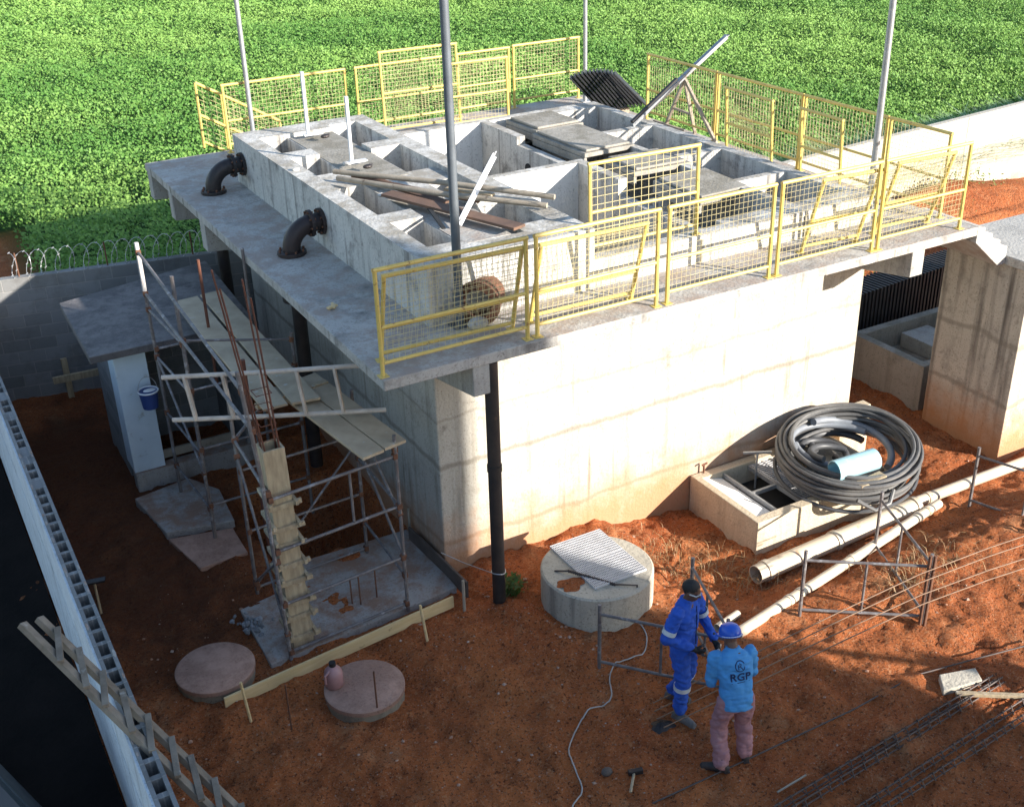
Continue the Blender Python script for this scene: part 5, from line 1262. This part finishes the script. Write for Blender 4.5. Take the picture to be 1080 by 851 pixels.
def boots(foot, toe, ank, root, mat, name='boot'):
    for f_, t_, a in zip(foot, toe, ank):
        m = MB(); f_ = Vector(f_); t_ = Vector(t_); a = Vector(a)
        limb(m, [f_+V(0,0,.045), lerp(f_, t_, .55)+V(0,0,.05), t_+V(0,0,.036)], [.043, .05, .036])
        limb(m, [f_+V(0,0,.05), a, a+V(0,0,.05)], [.045, .05, .05])
        for k in range(6): 
            q_ = lerp(f_, t_, k/5*1.04-.04); m.box(q_.x-.035, q_.x+.035, q_.y-.035, q_.y+.035, .004, .03)
        fuse(m, name, M[mat], root, .008, 4, .002)
def ring(c, axis_, r, w, mat, name, root):
    axis_ = Vector(axis_).normalized(); c = Vector(c); MB().pipe(c-axis_*w/2, c+axis_*w/2, r, r-.006, 22).build(name, M[mat], root, local=True, smooth=True)

X3 = V(1,0,0); Y3 = V(0,1,0)
# ---- first worker: blue coverall, facing the second one
pp = G(717, 749)
P1 = thing('person', 'person in a royal blue coverall with reflective bands and black gloves, gripping a tool', 'person', (pp.x, pp.y, 0), math.atan2(-.45, -.89), 'workers bending rebar'); P1.scale = (.93,)*3
hipR, hipL = V(.095, 0, .93), V(-.095, 0, .93)
kneR, kneL = V(.12, .07, .51), V(-.11, .03, .50)
ankR, ankL = V(.13, .06, .10), V(-.12, -.15, .10)
shR, shL = V(.185, .0, 1.43), V(-.185, .03, 1.43)
elR, elL = V(.29, -.06, 1.15), V(-.26, .10, 1.13)
wrR, wrL = V(.11, .17, 1.0), V(-.13, .30, .99)
hc_ = V(0, .06, 1.625); hf = V(-.15, .95, -.28)
m = MB()
limb(m, [V(0, .01, 1.45), V(0, .045, 1.56)], [.058, .055]); L1, R1 = head(m, hc_, hf, (0, .25, 1))
loft(m, [(V(0,0,.86), .13, .095, X3, Y3), (V(0,0,.95), .155, .11, X3, Y3), (V(0,0,1.08), .135, .095, X3, Y3), (V(0,.0,1.25), .155, .105, X3, Y3), (V(0,.0,1.38), .165, .10, X3, Y3), (V(0,.0,1.46), .10, .07, X3, Y3)])
for h_, k_, a_ in ((hipR, kneR, ankR), (hipL, kneL, ankL)): limb(m, [h_, lerp(h_, k_, .5), k_, lerp(k_, a_, .35), a_], [.085, .078, .055, .058, .04])
for s_, e_, w2 in ((shR, elR, wrR), (shL, elL, wrL)): limb(m, [s_, lerp(s_, e_, .5), e_, lerp(e_, w2, .3), w2], [.055, .048, .04, .042, .028])
limb(m, [ankR+V(0,-.03,-.05), ankR+V(0,.12,-.07)], [.04, .035]); limb(m, [ankL+V(0,-.03,-.05), ankL+V(-.02,.12,-.07)], [.04, .035])
hand(m, wrR, (wrR-elR)+V(-.02,.05,-.06), (-.6, -.3, -.6), (0, .4, 1)); hand(m, wrL, (wrL-elL)+V(.03,.03,-.08), (.6, -.3, -.6), (0, .4, 1))
fuse(m, 'body', M['skin'], P1)
face_parts(L1, R1, P1)
m = MB()
loft(m, [(V(0,0,.80), .155, .115, X3, Y3), (V(0,.0,.93), .178, .132, X3, Y3), (V(0,0,1.06), .162, .118, X3, Y3), (V(0,.005,1.22), .18, .128, X3, Y3), (V(0,.005,1.36), .192, .125, X3, Y3), (V(0,.0,1.45), .135, .085, X3, Y3), (V(0,.008,1.50), .072, .07, X3, Y3), (V(0,.012,1.525), .068, .068, X3, Y3)])
for h_, k_, a_ in ((hipR, kneR, ankR), (hipL, kneL, ankL)): limb(m, [h_+V(0,0,-.02), lerp(h_, k_, .5), k_, lerp(k_, a_, .5), a_+V(0,0,.06)], [.112, .098, .082, .079, .072])
for s_, e_, w2 in ((shR, elR, wrR), (shL, elL, wrL)): limb(m, [s_, lerp(s_, e_, .5), e_, lerp(e_, w2, .45), lerp(e_, w2, .9)], [.078, .068, .06, .056, .045])
cov = fuse(m, 'coverall', M['cover'], P1, .009, 5, .027, 3)
MB().tube([V(0,.129,1.46), V(0,.140,1.3), V(0,.140,1.1), V(0,.142,.98)], .006, 6).build('zip', M['navy'], P1, local=True)
for s_, e_ in ((shR, elR), (shL, elL)): ring(lerp(s_, e_, .72), e_-s_, .075, .05, 'reflect', 'reflective_band', P1)
for k_, a_ in ((kneR, ankR), (kneL, ankL)): ring(lerp(k_, a_, .14), a_-k_, .092, .05, 'reflect', 'reflective_band', P1)
for w2, e_, sd_x in ((wrR, elR, -.6), (wrL, elL, .6)):
    m = MB(); off = V(-.02,.05,-.06) if sd_x < 0 else V(.03,.03,-.08)
    hand(m, w2, (w2-e_)+off, (sd_x, -.3, -.6), (0, .4, 1), .0045); cap(m, lerp(e_, w2, .78), w2, .045, .035); fuse(m, 'glove', M['glove'], P1, .006, 3)
boots([V(ankR.x, ankR.y-.05, 0), V(ankL.x, ankL.y-.05, 0)], [V(ankR.x+.03, ankR.y+.17, 0), V(ankL.x-.05, ankL.y+.16, 0)], [ankR+V(0,0,.02), ankL+V(0,0,.02)], P1, 'boot')
m = MB(); m.ell(L1(0, -.014, .042), (.080, .098, .092), R1, 20, 12); hr = MB()
# hair cap: keep the part above and behind the hairline
for f_ in m.f:
    c3 = sum((Vector(m.v[i]) for i in f_), V(0,0,0))/len(f_); l_ = R1.transposed()@(c3-hc_)
    if l_.z > .03+.75*max(0, l_.y) or (l_.y < -.035 and l_.z > -.045): hr.f.append(f_)
hr.v = m.v
hr.build('hair', M['hair'], P1, local=True, smooth=True)
m = MB(); m.tube([L1(-.078, .0, .012), L1(-.062, .072, .008), L1(0, .102, .008), L1(.062, .072, .008), L1(.078, 0, .012)], .010, 8); m.build('safety_glasses', M['galv'], P1, local=True, smooth=True)

# ---- second worker: light blue shirt, pink trousers, helmet, seen from the back
pp = G(771, 800)
P2 = thing('person', 'person seen from behind in a light blue shirt, pink trousers and blue helmet', 'person', (pp.x, pp.y, 0), math.atan2(-.31, .95), 'workers bending rebar'); P2.scale = (.875,)*3
hipR, hipL = V(.095, 0, .86), V(-.095, 0, .86)
kneR, kneL = V(.15, .10, .46), V(-.15, .06, .46)
ankR, ankL = V(.14, -.02, .10), V(-.17, -.14, .10)
ax2 = V(0, .30, .955).normalized(); ay2 = V(0, .955, -.30).normalized()
T2 = lambda x, y, k: V(0, -.01, .88)+X3*x+ay2*y+ax2*k
shR, shL = T2(.19, .03, .47), T2(-.19, .03, .47)
elR, elL = V(.25, .20, 1.02), V(-.23, .16, 1.0)
wrR, wrL = V(.10, .40, .98), V(-.14, .42, .96)
hc_ = T2(-.01, .06, .665); hf = V(-.18, .9, -.38)
m = MB()
limb(m, [T2(0, .0, .50), T2(0, .035, .61)], [.06, .056]); L2, R2 = head(m, hc_, hf, (0, .4, 1))
loft(m, [(T2(0,0,-.05), .14, .10, X3, ay2), (T2(0,0,.06), .15, .11, X3, ay2), (T2(0,0,.2), .135, .095, X3, ay2), (T2(0,0,.36), .16, .11, X3, ay2), (T2(0,0,.46), .165, .10, X3, ay2), (T2(0,0,.53), .10, .07, X3, ay2)])
for h_, k_, a_ in ((hipR, kneR, ankR), (hipL, kneL, ankL)): limb(m, [h_, lerp(h_, k_, .5), k_, lerp(k_, a_, .35), a_], [.09, .08, .056, .06, .04])
for s_, e_, w2 in ((shR, elR, wrR), (shL, elL, wrL)): limb(m, [s_, lerp(s_, e_, .5), e_, lerp(e_, w2, .3), w2], [.058, .05, .042, .044, .029])
limb(m, [ankR+V(0,-.03,-.05), ankR+V(.04,.12,-.07)], [.04, .035]); limb(m, [ankL+V(.03,-.02,-.05), ankL+V(-.11,.06,-.07)], [.04, .035])
hand(m, wrR, (wrR-elR)+V(-.02,.05,-.06), (-.6, -.3, -.6), (0, .4, 1)); hand(m, wrL, (wrL-elL)+V(.03,.03,-.08), (.6, -.3, -.6), (0, .4, 1))
fuse(m, 'body', M['skin2'], P2)
face_parts(L2, R2, P2)
m = MB()
loft(m, [(T2(0,-.005,-.11), .172, .135, X3, ay2), (T2(0,-.005,.0), .176, .138, X3, ay2), (T2(0,-.005,.14), .172, .13, X3, ay2), (T2(0,0,.30), .186, .135, X3, ay2), (T2(0,0,.43), .198, .128, X3, ay2), (T2(0,0,.51), .14, .09, X3, ay2), (T2(0,.012,.555), .078, .074, X3, ay2), (T2(0,.02,.575), .07, .068, X3, ay2)])
for s_, e_, w2 in ((shR, elR, wrR), (shL, elL, wrL)): limb(m, [s_, lerp(s_, e_, .5), e_, lerp(e_, w2, .45), lerp(e_, w2, .88)], [.082, .073, .064, .058, .046])
shirt = fuse(m, 'shirt', M['shirt'], P2, .009, 5, .02, 8)
m = MB()
loft(m, [(V(0,-.01,.76), .15, .12, X3, Y3), (V(0,-.01,.86), .168, .13, X3, Y3), (V(0,.0,.96), .15, .115, X3, Y3)])
for h_, k_, a_ in ((hipR, kneR, ankR), (hipL, kneL, ankL)): limb(m, [h_+V(0,-.01,-.02), lerp(h_, k_, .5)+V(0,-.01,0), k_, lerp(k_, a_, .5), a_+V(0,0,.02)], [.118, .104, .09, .09, .09])
fuse(m, 'trousers', M['pink'], P2, .009, 5, .026, 5)
boots([V(ankR.x, ankR.y-.05, 0), V(ankL.x+.04, ankL.y-.03, 0)], [V(ankR.x+.06, ankR.y+.17, 0), V(ankL.x-.17, ankL.y+.09, 0)], [ankR+V(0,0,.02), ankL+V(0,0,.02)], P2, 'boot_black')
hel = MB()
prof = [(.112, .03), (.115, .045), (.112, .075), (.102, .105), (.082, .132), (.052, .150), (.018, .157), (.002, .158)]
n = 32; Vv = []
for r_, z_ in prof: Vv += [L2(r_*math.cos(2*PI*k/n), -.008+r_*1.16*math.sin(2*PI*k/n), z_) for k in range(n)]
hel.add(Vv, [(i*n+k, i*n+(k+1) % n, (i+1)*n+(k+1) % n, (i+1)*n+k) for i in range(len(prof)-1) for k in range(n)]+[tuple((len(prof)-1)*n+k for k in range(n))])
ho = hel.build('helmet', M['helmet'], P2, local=True, smooth=True); ho.modifiers.new('solid', 'SOLIDIFY').thickness = .004
br_ = MB(); Vv = []
for k in range(n):
    a = 2*PI*k/n; f_ = max(0, math.sin(a)); e_ = .014+.055*f_**1.5
    Vv += [L2(.112*math.cos(a), -.008+.13*math.sin(a), .036), L2((.112+e_)*math.cos(a), -.008+(.13+e_)*math.sin(a), .026-.012*f_)]
br_.add(Vv, [(2*k, 2*k+1, (2*k+3) % (2*n), (2*k+2) % (2*n)) for k in range(n)])
b_ = br_.build('brim', M['helmet'], ho, local=True, smooth=True); b_.modifiers.new('solid', 'SOLIDIFY').thickness = .005
m = MB(); m.tube([L2(.115*math.cos(a), -.008+.134*math.sin(a), .028) for a in np.linspace(PI*1.05, PI*1.95, 12)], .007, 6); m.build('suspension_band', M['white'], ho, local=True, smooth=True)
# print on the back
bvh = BVHTree.FromPolygons([v.co.copy() for v in shirt.data.vertices], [tuple(p.vertices) for p in shirt.data.polygons])
nb_ = -ay2
def onto(u, v, off):
    o_ = T2(u, 0, v)+nb_*.6; h_ = bvh.ray_cast(o_, -nb_, 1.0)
    return (h_[0] if h_[0] is not None else T2(u, -.13, v)) + nb_*off
cu = bpy.data.curves.new('t', 'FONT'); cu.body = 'RGP'; cu.size = .118; cu.offset = .0035; cu.space_character = 1.08; cu.align_x = 'CENTER'
to = bpy.data.objects.new('t', cu); COL.objects.link(to); bpy.context.view_layer.update()
tm = bpy.data.meshes.new_from_object(to.evaluated_get(bpy.context.evaluated_depsgraph_get())); bpy.data.objects.remove(to)
bm = bmesh.new(); bm.from_mesh(tm); bmesh.ops.triangulate(bm, faces=bm.faces[:]); bmesh.ops.subdivide_edges(bm, edges=bm.edges[:], cuts=2, use_grid_fill=True)
for v_ in bm.verts: v_.co = onto(.012+v_.co.x*1.0, .245+v_.co.y, .004)
bm.to_mesh(tm); bm.free(); tm.name = 'printed_letters'; tm.materials.clear(); tm.materials.append(M['navy'])
o = bpy.data.objects.new('printed_letters', tm); COL.objects.link(o); o.parent = shirt
m = MB()
def stroke(pts, w_):
    P_ = [Vector((p[0], p[1])) for p in pts]
    for a, b in zip(P_[:-1], P_[1:]):
        t_ = (b-a).normalized(); nn = Vector((-t_.y, t_.x))*w_/2; a2 = a-t_*w_*.3; b2 = b+t_*w_*.3
        m.add([onto(*(a2+nn), .004), onto(*(a2-nn), .004), onto(*(b2-nn), .004), onto(*(b2+nn), .004)], [(0,1,2,3)])
cx_, cv = .012, .405
stroke([(cx_+.052*math.cos(a), cv+.056*math.sin(a)) for a in np.linspace(.5, 2*PI-.2, 30)], .010)
stroke([(cx_-.018, cv-.035), (cx_-.02, cv+.01), (cx_-.005, cv+.032), (cx_+.012, cv+.02), (cx_+.006, cv-.002), (cx_-.012, cv-.006)], .009)
stroke([(cx_+.002, cv-.004), (cx_+.016, cv-.02), (cx_+.03, cv-.04)], .009)
stroke([(-.09, .222), (-.02, .222), (.05, .222), (.115, .222)], .007)
m.build('printed_emblem', M['navy'], shirt, local=True)
# tool between them
R1w = Matrix.Rotation(P1.rotation_euler.z, 3, 'Z')
tw = lambda v: V(P1.location.x, P1.location.y, 0)+R1w@(Vector(v)*.93)
g0 = tw(V(-.10, .36, .92)); g1 = G(757, 716); g1.z = .45
t = thing('bending_bar', 'pale handled bending tool held low between the two workers', 'tool', g0)
MB().tube([g0+(g0-g1).normalized()*.18, g1], .017, 8).build('handle', M['galv'], t, smooth=True)
g2 = tw(V(.07, .27, .93)); g3 = G(752, 722); g3.z = .35
t = thing('steel_bar', 'short dark steel bar held in the right glove of the worker in the coverall', 'steel bar', g2)
MB().tube([g2+(g2-g3).normalized()*.08, g3], .015, 8).build('bar', M['rebar'], t, smooth=True)

# ================================================================== CAMERA, LIGHT, WORLD
cam = bpy.data.cameras.new('camera'); co_ = bpy.data.objects.new('camera', cam); COL.objects.link(co_)
cam.sensor_fit = 'HORIZONTAL'; cam.sensor_width = 36; cam.lens = 36*F_PX/W_PX; cam.clip_end = 2000; cam.clip_start = .1
mw = Matrix((AX_R, AX_U, -AX_F)).transposed().to_4x4(); mw.translation = CAM; co_.matrix_world = mw
SC.camera = co_
EL = math.radians(18.4); AZ = math.atan2(.533, -.846)            # clockwise from +y
sd_ = V(math.sin(AZ)*math.cos(EL), math.cos(AZ)*math.cos(EL), math.sin(EL))
sl = bpy.data.lights.new('sun', 'SUN'); sl.energy = 5.0; sl.angle = math.radians(.53); sl.color = (1, .935, .85)
so = bpy.data.objects.new('sun', sl); COL.objects.link(so); so.rotation_euler = sd_.to_track_quat('Z', 'Y').to_euler(); so.location = (0, 0, 30)
w_ = bpy.data.worlds.new('World'); SC.world = w_; w_.use_nodes = True
nt = w_.node_tree; bg = nt.nodes['Background']
sky = nt.nodes.new('ShaderNodeTexSky'); sky.sky_type = 'NISHITA'; sky.sun_disc = False
sky.sun_elevation = EL; sky.sun_rotation = AZ; sky.altitude = 300; sky.air_density = 1.0; sky.dust_density = .6; sky.ozone_density = 1.4
nt.links.new(sky.outputs[0], bg.inputs[0]); bg.inputs[1].default_value = .125
SC.view_settings.view_transform = 'Standard'; SC.view_settings.look = 'None'; SC.view_settings.exposure = 1.3; SC.view_settings.gamma = 1
SC.cycles.max_bounces = 6; SC.cycles.diffuse_bounces = 4
